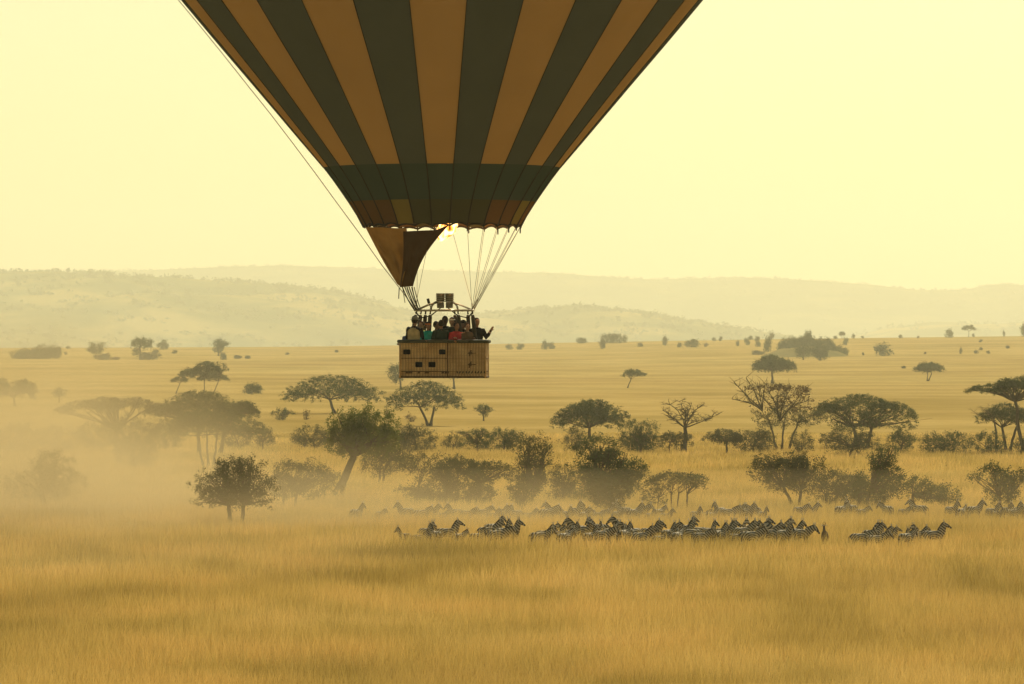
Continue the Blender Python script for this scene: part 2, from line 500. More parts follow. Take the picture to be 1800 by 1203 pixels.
def limb(mb, a, b, r0, r1, rr, bend=0.12, n=5, sides=5):
    a, b = Vector(a), Vector(b)
    L = (b - a).length
    off = Vector((rr.uniform(-1, 1), rr.uniform(-1, 1), rr.uniform(-0.3, 0.6))) * L * bend
    pts, rad = [], []
    for i in range(n + 1):
        t = i / n
        wob = Vector((rr.uniform(-1, 1), rr.uniform(-1, 1), rr.uniform(-1, 1))) * L * 0.018 * (0 if i in (0, n) else 1)
        pts.append(a.lerp(b, t) + off * math.sin(math.pi * t) + wob); rad.append(r0 + (r1 - r0) * t)
    mb.tube(pts, rad, sides)
    return pts

def make_tree(name, label, cat, group, bx, by, lobes, trunks=None, leaf='green', size=None, dens=1.0, girth=1.0, seed=0, twigs=1, depth=0.75, fork=None, crown='crown'):
    """lobes in photo pixels: (cx, cy, rx, ry, form) at the tree's own depth; trunks: [(base_x, base_y, fork_x, fork_y)]"""
    d = depth_of(bx, by)
    base = at(bx, by, d); base.z = float(ground_z(base.x, base.y))
    k = d / FPX                                        # metres per photo pixel at that depth
    rr = random.Random(seed * 7919 + 13)
    root = empty(name, base, label, cat, group)
    L = []
    for i, (cx, cy, rx, ry, form) in enumerate(lobes):
        off = rr.uniform(-0.25, 0.25) * rx * k if i else 0.0
        g_ = {'u': 1.06, 'r': 1.2, 's': 1.15}[form]
        L.append((((cx - bx) * k, off, (by - cy) * k), rx * k * g_, rx * k * depth, ry * k * g_, form))
    if size is None: size = max(0.10, min(0.40, 0.86 * k / 0.569))
    if k > 0.14: dens *= 1.7
    if leaf != 'none':
        V = leaf_soup(L, size, dens, seed + 5)
        V[:, 2] = np.maximum(V[:, 2], 0.02)
        link(crown, tri_mesh(crown, V, 3, [M_LEAF[leaf]]), root)
    mb = MB()
    H = max((by - (cy - ry)) * k for cx, cy, rx, ry, f in lobes)
    if trunks is None:
        c0 = min(lobes, key=lambda q: -q[1])
        trunks = [(bx, by, bx * 0.7 + c0[0] * 0.3, by - 0.62 * (by - c0[1]))]
    forks = []
    for j, (tx, ty, fx, fy) in enumerate(trunks):
        a = Vector(((tx - bx) * k, rr.uniform(-0.4, 0.4) * (j > 0), -0.15)); b = Vector(((fx - bx) * k, rr.uniform(-0.3, 0.3), (by - fy) * k))
        r0 = girth * (0.045 * H) ** 0.9 / (len(trunks) ** 0.5)
        pts, rad = [], []
        for i in range(7):
            t = i / 6
            w = Vector((rr.uniform(-1, 1), rr.uniform(-1, 1), 0)) * (b - a).length * 0.02 * (0 < i < 6)
            pts.append(a.lerp(b, t) + w); rad.append(r0 * (1.35 - 0.5 * min(1, t * 3) - 0.2 * t))
        mb.tube(pts, rad, 8)
        forks.append((b, r0 * 0.62))
    for c, rx, ry, rz, form in L:
        src, fr = min(forks, key=lambda q: (Vector(c) - q[0]).length)
        nb = 7 if form in 'us' else 4
        for i in range(nb):
            th = 2 * math.pi * (i + rr.uniform(-0.3, 0.3)) / nb
            q = rr.uniform(0.45, 0.9) if form in 'us' else rr.uniform(0.2, 0.6)
            hgt = rz * ((1 - 1.15 * q ** 2.2) - 0.55) if form == 'u' else rz * rr.uniform(-0.3, 0.5)
            tip = Vector(c) + Vector((rx * q * math.cos(th), ry * q * math.sin(th), hgt))
            pts = limb(mb, src, tip, fr * 0.62, fr * 0.14, rr, 0.13)
            for s in range(2 * twigs):
                o = pts[rr.randint(2, 4)]
                e = tip + Vector((rr.uniform(-0.5, 0.5) * rx, rr.uniform(-0.5, 0.5) * ry, rr.uniform(-0.1, 0.35) * rz))
                if form == 'u': e.z = min(e.z, c[2] + rz * 0.6)
                limb(mb, o, e, fr * 0.26, fr * 0.07, rr, 0.10, 4, 4)
    mb.build('trunk', M_BARK, root, smooth=True)
    return root

def bare_tree(name, label, bx, by, tips, trunks, seed, girth=1.0):
    """leafless crown: every tip (px) is reached by a crooked limb that ends in twigs"""
    d = depth_of(bx, by); base = at(bx, by, d); base.z = float(ground_z(base.x, base.y)); k = d / FPX
    rr = random.Random(seed)
    root = empty(name, base, label, 'tree', None)
    tr, cr = MB(), MB()
    H = max(by - t[1] for t in tips) * k
    forks = []
    for tx, ty, fx, fy in trunks:
        a = Vector(((tx - bx) * k, 0, -0.15)); b = Vector(((fx - bx) * k, 0, (by - fy) * k)); r0 = girth * 0.04 * H
        tr.tube([a, a.lerp(b, 0.3), a.lerp(b, 0.7) + Vector((0.15, 0.1, 0)), b], [r0 * 1.3, r0, r0 * 0.85, r0 * 0.75], 8)
        forks.append((b, r0 * 0.7))
    for tx, ty in tips:
        tip = Vector(((tx - bx) * k, rr.uniform(-2, 2), (by - ty) * k))
        src, fr = min(forks, key=lambda q: abs(tip.x - q[0].x))
        pts = limb(cr, src, tip, fr * 0.45, fr * 0.12, rr, 0.2, 6)
        for s in range(13):
            o = pts[rr.randint(2, 6)]
            e = o + Vector((rr.uniform(-1, 1), rr.uniform(-1, 1), rr.uniform(-0.15, 0.8))) * H * 0.17
            q = limb(cr, o, e, fr * 0.22, fr * 0.07, rr, 0.16, 4, 4)
            for z in range(3):
                o2 = q[rr.randint(2, 4)]
                limb(cr, o2, o2 + Vector((rr.uniform(-1, 1), rr.uniform(-1, 1), rr.uniform(-0.1, 0.8))) * H * 0.08, fr * 0.09, fr * 0.04, rr, 0.1, 2, 3)
    tr.build('trunk', M_BARK, root, smooth=True); cr.build('crown', M_BARK, root, smooth=True)
    return root

G_AC, G_BU, G_SH = 'acacia trees on the middle plain', 'bushes in the thicket rows', 'shrubs on the far plain'
TREES = [  # name, label, base x, base y, lobes, options
 ('umbrella_acacia', 'wide flat-topped acacia left of and below the basket, single slanting trunk', 586, 727, [(585, 688, 80, 27, 'u')], dict(trunks=[(588, 727, 580, 703)], leaf='green')),
 ('umbrella_acacia', 'domed acacia with forked trunk directly below the basket', 757, 749, [(750, 700, 62, 29, 'u')], dict(trunks=[(754, 749, 738, 716), (757, 749, 764, 715)])),
 ('acacia_tree', 'small acacia half hidden behind the lower left corner of the basket', 705, 684, [(699, 656, 15, 13, 'r')], dict(trunks=[(705, 684, 703, 668)])),
 ('acacia_tree', 'tree behind the basket with only its thin trunk showing below', 798, 684, [(795, 652, 16, 12, 'r')], dict(trunks=[(798, 684, 797, 660)])),
 ('acacia_tree', 'small lone acacia with ragged crown right of the domed acacia under the basket', 850, 740, [(850, 719, 16, 7, 's'), (850, 722, 9, 9, 'r')], {}),
 ('acacia_tree', 'small bushy acacia at left between the umbrella trees and far shrubs', 443, 694, [(444, 684, 16, 9, 's'), (444, 683, 12, 7, 'r')], {}),
 ('acacia_tree', 'low small acacia left of the wide flat-topped acacia trunk', 497, 739, [(493, 729, 14, 9, 'r'), (507, 724, 11, 5, 's')], {}),
 ('acacia_tree', 'tall open acacia with tiered crown at left, three thin trunks', 358, 692, [(338, 658, 24, 10, 'u'), (362, 650, 24, 13, 'u'), (388, 646, 12, 7, 's'), (374, 664, 26, 8, 'u'), (316, 668, 14, 5, 'u')], dict(trunks=[(309, 692, 316, 674), (358, 692, 360, 664), (375, 692, 384, 670)], girth=0.7)),
 ('umbrella_acacia', 'large broad acacia crown at left, rear of the overlapping pair', 350, 800, [(352, 716, 78, 28, 'u'), (430, 722, 26, 17, 'u'), (285, 722, 32, 12, 'u')], dict(trunks=[(350, 800, 348, 750), (385, 800, 400, 745)], leaf='green', dens=1.5)),
 ('umbrella_acacia', 'large broad acacia at left with cluster of bare stems, front of the overlapping pair', 365, 824, [(366, 748, 90, 26, 'u')], dict(trunks=[(358, 824, 348, 765), (366, 824, 364, 765), (374, 824, 382, 762)], leaf='green', girth=0.8, dens=1.6)),
 ('umbrella_acacia', 'hazy wide acacia with spreading limbs at far left in the dust', 205, 800, [(150, 718, 50, 14, 'u'), (225, 712, 52, 14, 'u'), (185, 710, 34, 12, 'u')], dict(trunks=[(205, 800, 205, 756)], leaf='olive')),
 ('thicket_tree', 'dense dark hanging tree in the dust left of the big acacia pair', 232, 828, [(232, 765, 38, 30, 'r'), (235, 795, 33, 28, 'r')], dict(leaf='olive', dens=1.2)),
 ('umbrella_acacia', 'flat acacia cut by the left edge of the view', 26, 714, [(15, 686, 46, 20, 'u'), (45, 680, 20, 12, 'u')], dict(trunks=[(26, 714, 24, 698)])),
 ('acacia_tree', 'tiny narrow acacia right of the one cut by the left edge', 104, 708, [(104, 689, 12, 7, 's'), (104, 690, 8, 7, 'r')], {}),
 ('bush', 'hazy broad bush at the far left edge behind the dust', 30, 797, [(30, 772, 42, 22, 'r')], dict(leaf='olive')),
 ('bush', 'hazy low bush second from the left edge behind the dust', 100, 795, [(100, 773, 36, 20, 'r')], dict(leaf='olive')),
 ('bush', 'hazy bush just left of the dense hanging tree', 165, 793, [(165, 768, 34, 22, 'r')], dict(leaf='olive')),
 ('bush', 'hazy bush between the dense hanging tree and the big acacia pair', 292, 792, [(292, 768, 28, 22, 'r')], dict(leaf='olive')),
 ('bush', 'rounded bush right of the big acacia pair stems', 420, 790, [(412, 768, 26, 20, 'r')], dict(leaf='olive')),
 ('bush', 'loose bush right of the big acacia pair, beside the track of dust', 462, 789, [(461, 770, 21, 15, 'r'), (458, 760, 20, 6, 's')], dict(leaf='olive')),
 ('thicket_tree', 'ghostly tree almost lost in the dust at lower left', 80, 900, [(90, 815, 32, 18, 'r'), (60, 850, 46, 24, 'r'), (105, 850, 35, 24, 'r')], dict(leaf='olive')),
 ('thicket_tree', 'dark ragged tree with two trunks nearest the left dust', 415, 932, [(415, 835, 42, 26, 'r'), (378, 850, 37, 22, 'r'), (448, 856, 34, 24, 'r'), (376, 882, 37, 10, 's'), (385, 868, 30, 14, 'r'), (452, 880, 30, 12, 's'), (430, 816, 15, 12, 's'), (415, 870, 30, 18, 'r')], dict(trunks=[(407, 932, 402, 888), (425, 932, 428, 888)], leaf='olive')),
 ('thicket_tree', 'rounded hazy tree right of the ragged two-trunk tree', 515, 900, [(520, 836, 48, 22, 'r'), (555, 850, 44, 22, 'r'), (500, 855, 36, 18, 'r')], dict(trunks=[(495, 900, 500, 868), (516, 902, 522, 868)], leaf='olive')),
 ('leaning_tree', 'large round green tree on a thick leaning trunk below and left of basket', 588, 876, [(622, 754, 42, 30, 'r'), (655, 752, 40, 32, 'r'), (640, 774, 54, 26, 'r'), (600, 772, 26, 24, 'r'), (680, 772, 20, 24, 'r')], dict(trunks=[(588, 876, 622, 802)], leaf='bright', girth=1.15, dens=1.1)),
 ('bush', 'broad bush just right of the large round green tree', 732, 797, [(730, 775, 34, 21, 'r'), (712, 770, 20, 18, 'r')], dict(leaf='olive')),
 ('acacia_tree', 'low spreading acacia left of the large round green tree', 548, 790, [(548, 768, 32, 17, 'r'), (540, 772, 24, 8, 's')], dict(trunks=[(533, 790, 540, 775), (553, 790, 552, 775)], leaf='olive')),
 ('thicket_tree', 'hazy tree hanging under the right side of the round green tree', 670, 854, [(672, 812, 33, 20, 'r'), (690, 800, 28, 14, 'r')], dict(trunks=[(666, 854, 668, 828), (674, 854, 675, 828)], leaf='olive')),
 ('umbrella_acacia', 'layered hazy acacia above the dark bush, left of centre', 845, 892, [(858, 824, 42, 13, 'u'), (866, 838, 28, 13, 's'), (806, 814, 36, 11, 'u')], dict(leaf='olive', trunks=[(845, 892, 842, 850)])),
 ('thicket_tree', 'thin hazy acacia with slender trunk beneath the round green tree', 736, 894, [(742, 815, 52, 16, 'r'), (718, 862, 24, 9, 's'), (728, 872, 14, 14, 's')], dict(leaf='olive', trunks=[(736, 894, 735, 860)], girth=0.6)),
 ('bush', 'huge dark dusty bush left of centre behind the herd', 795, 895, [(768, 856, 36, 26, 'r'), (812, 850, 40, 32, 'r'), (846, 870, 26, 20, 'r'), (752, 874, 26, 16, 's'), (790, 830, 24, 14, 's')], dict(leaf='olive', dens=1.2)),
 ('bush', 'small round bush, leftmost in the row right of the green tree', 797, 792, [(797, 778, 17, 13, 'r')], dict(leaf='olive')),
 ('acacia_tree', 'dark bushy acacia, second in the row right of the green tree', 839, 794, [(839, 774, 24, 17, 'r'), (843, 758, 14, 7, 's'), (812, 760, 10, 4, 's')], {}),
 ('bush', 'dark flat-topped bush, third in the row right of the green tree', 888, 795, [(880, 773, 22, 17, 'r'), (902, 772, 18, 15, 'r')], {}),
 ('thicket_tree', 'tall dark tree of stacked foliage left of the central thicket', 936, 880, [(936, 785, 34, 17, 'r'), (940, 808, 30, 14, 's'), (934, 830, 32, 24, 'r'), (938, 850, 24, 14, 'r')], dict(leaf='olive')),
 ('thicket_tree', 'small ragged tree with thin trunk before the stacked dark tree', 919, 910, [(920, 868, 24, 20, 'r'), (918, 858, 28, 10, 's')], dict(leaf='olive')),
 ('bush', 'grey bush squeezed left of the central dark thicket', 990, 888, [(990, 842, 21, 24, 'r'), (988, 866, 20, 22, 'r')], dict(leaf='olive')),
 ('thicket_tree', 'tallest darkest tree of the central thicket', 1062, 888, [(1052, 788, 34, 20, 'r'), (1072, 800, 26, 18, 's'), (1060, 825, 46, 24, 'r'), (1112, 826, 25, 18, 'r'), (1108, 842, 16, 20, 'r'), (1035, 850, 32, 32, 'r'), (1075, 850, 40, 22, 'r')], dict(dens=1.15)),
 ('thicket_tree', 'rounded brown tree in front of the central dark thicket', 1077, 915, [(1072, 862, 34, 24, 'r'), (1066, 874, 26, 18, 'r')], dict(leaf='olive', trunks=[(1077, 915, 1076, 880)])),
 ('umbrella_acacia', 'green domed umbrella acacia right of the basket, standing clear', 1036, 774, [(1041, 733, 64, 29, 'u'), (1030, 728, 40, 20, 'u')], dict(trunks=[(1036, 774, 1036, 752)], dens=1.2)),
 ('bush', 'small bush under the left edge of the green umbrella acacia', 1012, 798, [(1012, 775, 18, 20, 'r')], dict(leaf='olive')),
 ('thicket_tree', 'dark square-topped bush tree between the umbrella and bare trees', 1126, 800, [(1110, 770, 18, 20, 'r'), (1137, 762, 20, 20, 'r'), (1128, 778, 30, 14, 'r')], {}),
 ('acacia_tree', 'low olive acacia at the foot of the bare tree', 1184, 797, [(1186, 768, 28, 9, 'u'), (1180, 778, 22, 11, 's'), (1200, 776, 18, 10, 's')], dict(leaf='olive', trunks=[(1175, 797, 1178, 778), (1198, 797, 1197, 778)])),
 ('acacia_tree', 'flat olive acacia right of the bare tree', 1278, 799, [(1272, 768, 33, 13, 'u'), (1282, 770, 24, 9, 'r')], dict(leaf='olive', trunks=[(1278, 799, 1277, 776)])),
 ('bush', 'spreading olive bush left of the tall half-bare tree', 1326, 799, [(1318, 778, 26, 19, 'r'), (1343, 776, 20, 18, 'r')], dict(leaf='olive')),
 ('thicket_tree', 'open tree with several thin stems right of the central thicket', 1192, 908, [(1180, 842, 42, 12, 'u'), (1160, 850, 30, 14, 's'), (1150, 872, 20, 16, 's'), (1208, 850, 26, 8, 's')], dict(leaf='olive', trunks=[(1155, 905, 1158, 875), (1182, 905, 1180, 868), (1189, 908, 1193, 868)], girth=0.7)),
 ('acacia_tree', 'thin flat-topped acacia with long drooping limb beside the open thin-stemmed tree', 1207, 902, [(1222, 840, 20, 7, 'u'), (1228, 850, 15, 8, 's')], dict(trunks=[(1207, 902, 1208, 870)], girth=0.6)),
 ('umbrella_acacia', 'very wide layered acacia right of the tall half-bare tree', 1521, 790, [(1508, 712, 66, 18, 'u'), (1560, 726, 48, 20, 'u'), (1470, 722, 44, 14, 'u'), (1540, 744, 66, 12, 's'), (1500, 740, 48, 12, 's')], dict(trunks=[(1511, 790, 1500, 752), (1524, 790, 1532, 750)], girth=1.1)),
 ('bush', 'small dark bush at the foot of the tall half-bare tree', 1410, 801, [(1408, 779, 18, 18, 'r')], dict(leaf='olive')),
 ('thicket_tree', 'hazy loose bush beneath the very wide layered acacia', 1490, 804, [(1490, 775, 36, 22, 'r'), (1520, 776, 24, 18, 's'), (1460, 770, 18, 12, 's')], dict(leaf='olive')),
 ('bush', 'compact dark green bush right of the very wide acacia', 1585, 799, [(1584, 778, 22, 20, 'r'), (1590, 768, 22, 9, 's')], {}),
 ('bush', 'long low dark bush between the compact bush and the right edge', 1660, 800, [(1645, 781, 24, 18, 'r'), (1672, 780, 32, 19, 'r')], {}),
 ('bush', 'low bush touching the trunk of the forked acacia at the right', 1737, 800, [(1736, 780, 30, 18, 'r')], {}),
 ('bush', 'bush cut by the right edge beside the forked acacia', 1797, 800, [(1798, 785, 18, 14, 'r')], dict(leaf='olive')),
 ('umbrella_acacia', 'lone round-topped green acacia on the open plain above the half-bare tree', 1358, 674, [(1360, 641, 34, 16, 'u'), (1358, 642, 30, 9, 'r')], dict(trunks=[(1358, 674, 1357, 652)], dens=1.2)),
 ('umbrella_acacia', 'lone small umbrella acacia on the open plain at the right', 1631, 670, [(1633, 647, 24, 9, 'u'), (1630, 646, 18, 6, 'r')], dict(trunks=[(1630, 670, 1631, 655), (1632, 670, 1638, 655)])),
 ('umbrella_acacia', 'lone small flat acacia on the open plain right of the basket', 1103, 682, [(1112, 657, 19, 7, 'u')], dict(trunks=[(1103, 682, 1109, 667)], girth=0.7)),
 ('umbrella_acacia', 'tall layered acacia cut by the right edge, upper crown', 1800, 800, [(1770, 676, 34, 10, 'u'), (1735, 686, 40, 8, 'u'), (1790, 682, 46, 18, 'u'), (1815, 672, 40, 14, 'u')], dict(trunks=[(1800, 800, 1785, 706)], girth=0.6)),
 ('umbrella_acacia', 'green acacia with forked trunk near the right edge, lower crown', 1771, 797, [(1768, 730, 44, 20, 'u'), (1772, 732, 34, 11, 'r')], dict(trunks=[(1770, 797, 1762, 752), (1772, 797, 1788, 750)], dens=1.1)),
 ('thicket_tree', 'spreading olive tree on a forked trunk left of the right-hand thicket', 1402, 898, [(1372, 806, 44, 16, 's'), (1376, 832, 46, 24, 'r'), (1416, 822, 30, 20, 'r'), (1400, 845, 46, 18, 'r'), (1345, 815, 20, 14, 's')], dict(leaf='olive', trunks=[(1399, 898, 1378, 858), (1402, 898, 1408, 862)], girth=0.9)),
 ('thicket_tree', 'dense left tree of the right-hand thicket', 1464, 900, [(1478, 846, 40, 20, 'r'), (1460, 868, 32, 16, 'r'), (1500, 862, 26, 20, 'r')], dict(leaf='olive', trunks=[(1456, 900, 1452, 870), (1466, 900, 1472, 866)])),
 ('thicket_tree', 'dense tall tree of the right-hand thicket with pointed top', 1512, 902, [(1546, 852, 46, 22, 'r'), (1552, 800, 22, 24, 's'), (1552, 812, 18, 20, 'r'), (1568, 832, 24, 16, 's'), (1530, 868, 40, 18, 'r')], dict(trunks=[(1506, 902, 1512, 868), (1516, 902, 1530, 866)])),
 ('thicket_tree', 'small tree with crown sloping down to the right', 1606, 902, [(1614, 858, 28, 16, 'r'), (1642, 868, 34, 16, 'r'), (1668, 878, 22, 11, 'r')], dict(trunks=[(1606, 902, 1604, 872)], girth=1.1)),
 ('thicket_tree', 'ragged dark tree with two trunks and side tufts near the right edge', 1764, 908, [(1742, 824, 15, 10, 'r'), (1758, 840, 20, 14, 'r'), (1764, 864, 27, 20, 'r'), (1714, 838, 13, 5, 'r'), (1798, 836, 15, 8, 'r'), (1775, 848, 20, 14, 'r')], dict(trunks=[(1758, 908, 1758, 872), (1772, 908, 1772, 872)], girth=0.8)),
 ('bush', 'low brown bush at ground level in the right-hand thicket', 1532, 900, [(1532, 890, 24, 10, 'r')], dict(leaf='brown')),
 ('bush', 'faint brown scrub at lower left in the dust above the ragged tree base', 330, 912, [(330, 905, 34, 7, 's')], dict(leaf='brown')),
 ('shrub', 'tiny dead shrub right of the leaning green tree crown, beneath the basket', 722, 742, [(722, 733, 9, 8, 's')], dict(leaf='brown')),
 ('shrub', 'tiny upright dead stub left of the round green tree', 539, 738, [(539, 730, 4, 8, 'r')], dict(leaf='brown')),
 ('shrub', 'tiny dry stub just above the round green tree crown', 680, 733, [(680, 728, 4, 6, 'r')], dict(leaf='brown')),
]
for i, (nm, lb, bx, by, lobes, opt) in enumerate(TREES):
    cat = {'bush': 'bush', 'shrub': 'shrub'}.get(nm, 'tree')
    make_tree(nm, lb, cat, None, bx, by, lobes, seed=i + 1, crown='foliage' if cat != 'tree' else 'crown', **opt)

bare_tree('bare_tree', 'leafless crooked tree with twisting branches right of the green umbrella acacia', 1204, 797,
          [(1165, 722), (1178, 712), (1195, 706), (1215, 708), (1232, 714), (1242, 738), (1260, 730), (1180, 735), (1205, 722), (1222, 724)],
          [(1203, 797, 1204, 752)], 41, 1.1)
bare_tree('bare_tree', 'dead twisted branch reaching left from the forked acacia at the right', 1752, 799, [(1712, 724), (1722, 716), (1735, 724)], [(1752, 799, 1748, 742)], 44, 0.6)
# the tall half-bare tree: bare limbs, a thin brown top and a green lower crown
hb = make_tree('half_bare_tree', 'tall tree with brown half-bare flat top and green lower branches', 'tree', None, 1372, 792,
          [(1350, 735, 28, 15, 'r'), (1395, 735, 38, 15, 'r'), (1432, 735, 26, 12, 'r')],
          [(1366, 792, 1352, 740), (1374, 792, 1378, 742), (1385, 792, 1402, 744)], leaf='olive', seed=70, girth=1.0, dens=0.55, twigs=2)
def add_bare_limbs(root, bx, by, tips, src, seed):
    d = depth_of(bx, by); k = d / FPX; rr = random.Random(seed); mb = MB()
    s = Vector(((src[0] - bx) * k, 0, (by - src[1]) * k))
    for tx, ty in tips:
        tip = Vector(((tx - bx) * k, rr.uniform(-1.5, 1.5), (by - ty) * k))
        pts = limb(mb, s, tip, 0.10, 0.035, rr, 0.12, 6)
        for q in range(12):
            o = pts[rr.randint(2, 6)]
            limb(mb, o, o + Vector((rr.uniform(-1, 1), rr.uniform(-1, 1), rr.uniform(0, 1))) * 1.4, 0.035, 0.015, rr, 0.2, 3, 4)
    mb.build('bare_limb', M_BARK, root, smooth=True)
def extra_foliage(root, bx, by, lobes, leaf, dens, seed, name):
    k = depth_of(bx, by) / FPX
    V = leaf_soup([(((cx - bx) * k, 0.5, (by - cy) * k), rx * k, rx * k * 0.75, ry * k, f) for cx, cy, rx, ry, f in lobes], 0.2, dens, seed)
    o = link(name, tri_mesh(name, V, 3, [M_LEAF[leaf]]), root)
    o['label'] = 'thin brown upper crown'
extra_foliage(hb, 1372, 792, [(1368, 684, 62, 9, 'u'), (1385, 698, 55, 12, 's'), (1410, 712, 34, 10, 's'), (1360, 712, 40, 10, 's')], 'brown', 0.75, 9, 'dry_crown')
add_bare_limbs(hb, 1372, 792, [(1330, 690), (1350, 684), (1370, 682), (1390, 684), (1412, 690), (1425, 700), (1385, 700), (1360, 700)], (1372, 740), 6)
add_bare_limbs(hb, 1372, 792, [(1287, 702), (1290, 672), (1312, 664), (1330, 672), (1345, 676), (1310, 690)], (1340, 722), 5)

# ------------------------------------------------------------------ far plain: shrubs and small trees, each its own
def proto_meshes():
    P = {}
    for key, lobes, sz in (('round', [((0, 0, 0.5), 0.5, 0.5, 0.5, 'r')], 0.15), ('flat', [((0, 0, 0.78), 0.5, 0.5, 0.26, 'u'), ((0, 0, 0.72), 0.4, 0.4, 0.16, 'r')], 0.11),
                           ('low', [((-0.2, 0, 0.42), 0.32, 0.3, 0.42, 'r'), ((0.22, 0.1, 0.5), 0.3, 0.3, 0.48, 'r')], 0.14), ('ragged', [((0, 0, 0.72), 0.42, 0.4, 0.3, 'r'), ((0.15, 0, 0.35), 0.3, 0.3, 0.3, 's')], 0.13)):
        V = leaf_soup(lobes, sz * 0.7, 2.6, len(key)); V[:, 2] = np.maximum(V[:, 2], 0.0)
        P[key] = [tri_mesh('foliage', V, 3, [M_LEAF[l]]) for l in ('green', 'olive', 'brown')]
    mb = MB(); rr = random.Random(3)
    mb.tube([(0, 0, -0.05), (0.01, 0, 0.3), (0, 0.02, 0.6)], [0.05, 0.035, 0.03], 6)
    for a in range(4): limb(mb, (0, 0.01, 0.5), (0.3 * math.cos(a * 1.6), 0.3 * math.sin(a * 1.6), 0.75), 0.025, 0.008, rr, 0.1, 3, 4)
    P['stem'] = mb.mesh('stem', M_BARK, smooth=True)
    return P
PM = proto_meshes()
ORD = ['first', 'second', 'third', 'fourth', 'fifth', 'sixth', 'seventh', 'eighth', 'ninth', 'tenth', 'eleventh', 'twelfth', 'thirteenth', 'fourteenth', 'fifteenth',
       'sixteenth', 'seventeenth', 'eighteenth', 'nineteenth', 'twentieth']
def ordinal(i):
    if i < 20: return ORD[i]
    tens = {2: 'twenty', 3: 'thirty', 4: 'forty', 5: 'fifty'}[(i + 1) // 10]
    return tens + ('' if (i + 1) % 10 == 0 else '-' + ORD[(i + 1) % 10 - 1]) if (i + 1) % 10 else {20: 'twentieth', 30: 'thirtieth', 40: 'fortieth', 50: 'fiftieth'}[i + 1]
def far_plant(name, label, cat, group, px, py, w, h, form, shade, seed):
    d = depth_of(px, py); k = d / FPX
    p = at(px, py, d); p.z = float(ground_z(p.x, p.y)) - 0.05
    root = empty(name, p, label, cat, group)
    root.rotation_euler.z = seed * 1.7
    root.scale = (w * k, w * k, h * k)
    link('crown' if cat == 'tree' else 'foliage', PM[form][{'green': 0, 'olive': 1, 'brown': 2}[shade]], root)
    link('trunk' if cat == 'tree' else 'stem', PM['stem'], root)
    return root
FAR = {  # zone: (phrase, [(px, base, width, height, form, shade)])
 'far plain left of the balloon': [(120, 614, 7, 5, 'round', 'olive'), (115, 624, 6, 5, 'round', 'olive'), (180, 633, 30, 10, 'low', 'olive'), (203, 633, 14, 5, 'low', 'brown'), (262, 633, 36, 12, 'low', 'olive'),
      (274, 625, 12, 10, 'round', 'olive'), (307, 622, 8, 6, 'round', 'olive'), (392, 633, 11, 12, 'round', 'green'), (418, 631, 12, 6, 'low', 'olive'), (435, 631, 12, 5, 'low', 'olive'), (505, 624, 6, 4, 'round', 'olive'), (592, 620, 8, 4, 'low', 'olive')],
 'far plain between basket and bushy mound': [(895, 615, 10, 9, 'round', 'green'), (915, 615, 12, 10, 'round', 'green'), (957, 615, 9, 15, 'round', 'green'), (968, 614, 13, 11, 'round', 'green'), (1022, 604, 17, 9, 'low', 'green'),
      (1058, 614, 13, 17, 'ragged', 'olive'), (1125, 610, 9, 7, 'round', 'olive'), (1170, 608, 11, 15, 'ragged', 'olive'), (1195, 611, 8, 8, 'round', 'green'), (1216, 611, 21, 13, 'low', 'green'), (1241, 610, 9, 6, 'ragged', 'brown'),
      (1255, 600, 6, 6, 'round', 'olive'), (1267, 600, 6, 8, 'round', 'olive'), (1296, 609, 7, 9, 'ragged', 'olive'), (1313, 607, 9, 12, 'round', 'green'), (1320, 598, 7, 7, 'round', 'olive'), (1331, 600, 8, 8, 'round', 'olive'),
      (1332, 610, 9, 10, 'round', 'green'), (1350, 619, 13, 24, 'round', 'green'), (1356, 597, 8, 11, 'round', 'olive'), (1333, 624, 20, 7, 'low', 'olive')],
 'the skyline right of bushy mound': [(1468, 596, 7, 5, 'round', 'olive'), (1480, 596, 10, 12, 'flat', 'olive'), (1487, 607, 9, 12, 'round', 'green'), (1500, 595, 5, 7, 'round', 'olive'), (1516, 595, 5, 4, 'round', 'olive'), (1583, 595, 6, 6, 'round', 'olive'),
      (1614, 595, 4, 4, 'round', 'brown'), (1668, 594, 13, 14, 'round', 'green'), (1711, 593, 4, 6, 'round', 'olive'), (1765, 592, 5, 9, 'ragged', 'olive'), (1798, 592, 12, 20, 'ragged', 'olive')],
 'the open slope at far right': [(1517, 625, 4, 5, 'round', 'olive'), (1552, 626, 24, 20, 'round', 'green'), (1588, 648, 10, 4, 'low', 'olive'), (1626, 623, 4, 4, 'round', 'brown'), (1689, 623, 6, 10, 'ragged', 'olive'), (1716, 622, 7, 6, 'round', 'olive'),
      (1724, 616, 6, 5, 'round', 'olive'), (1737, 622, 6, 5, 'round', 'olive'), (1724, 602, 6, 5, 'round', 'olive'), (1771, 613, 7, 5, 'low', 'olive')],
}
sd = 0
for zone, items in FAR.items():
    items = sorted(items)
    for i, (px, py, w, h, form, shade) in enumerate(items):
        sd += 1
        size = 'tiny' if h < 8 else 'small'
        adj = {'round': 'round', 'low': 'low wide', 'flat': 'flat-topped', 'ragged': 'ragged'}[form]
        far_plant('shrub', '%s %s shrub, %s from left on %s' % (size, adj, ordinal(i), zone), 'shrub', G_SH, px, py, w, h, form, shade, sd)
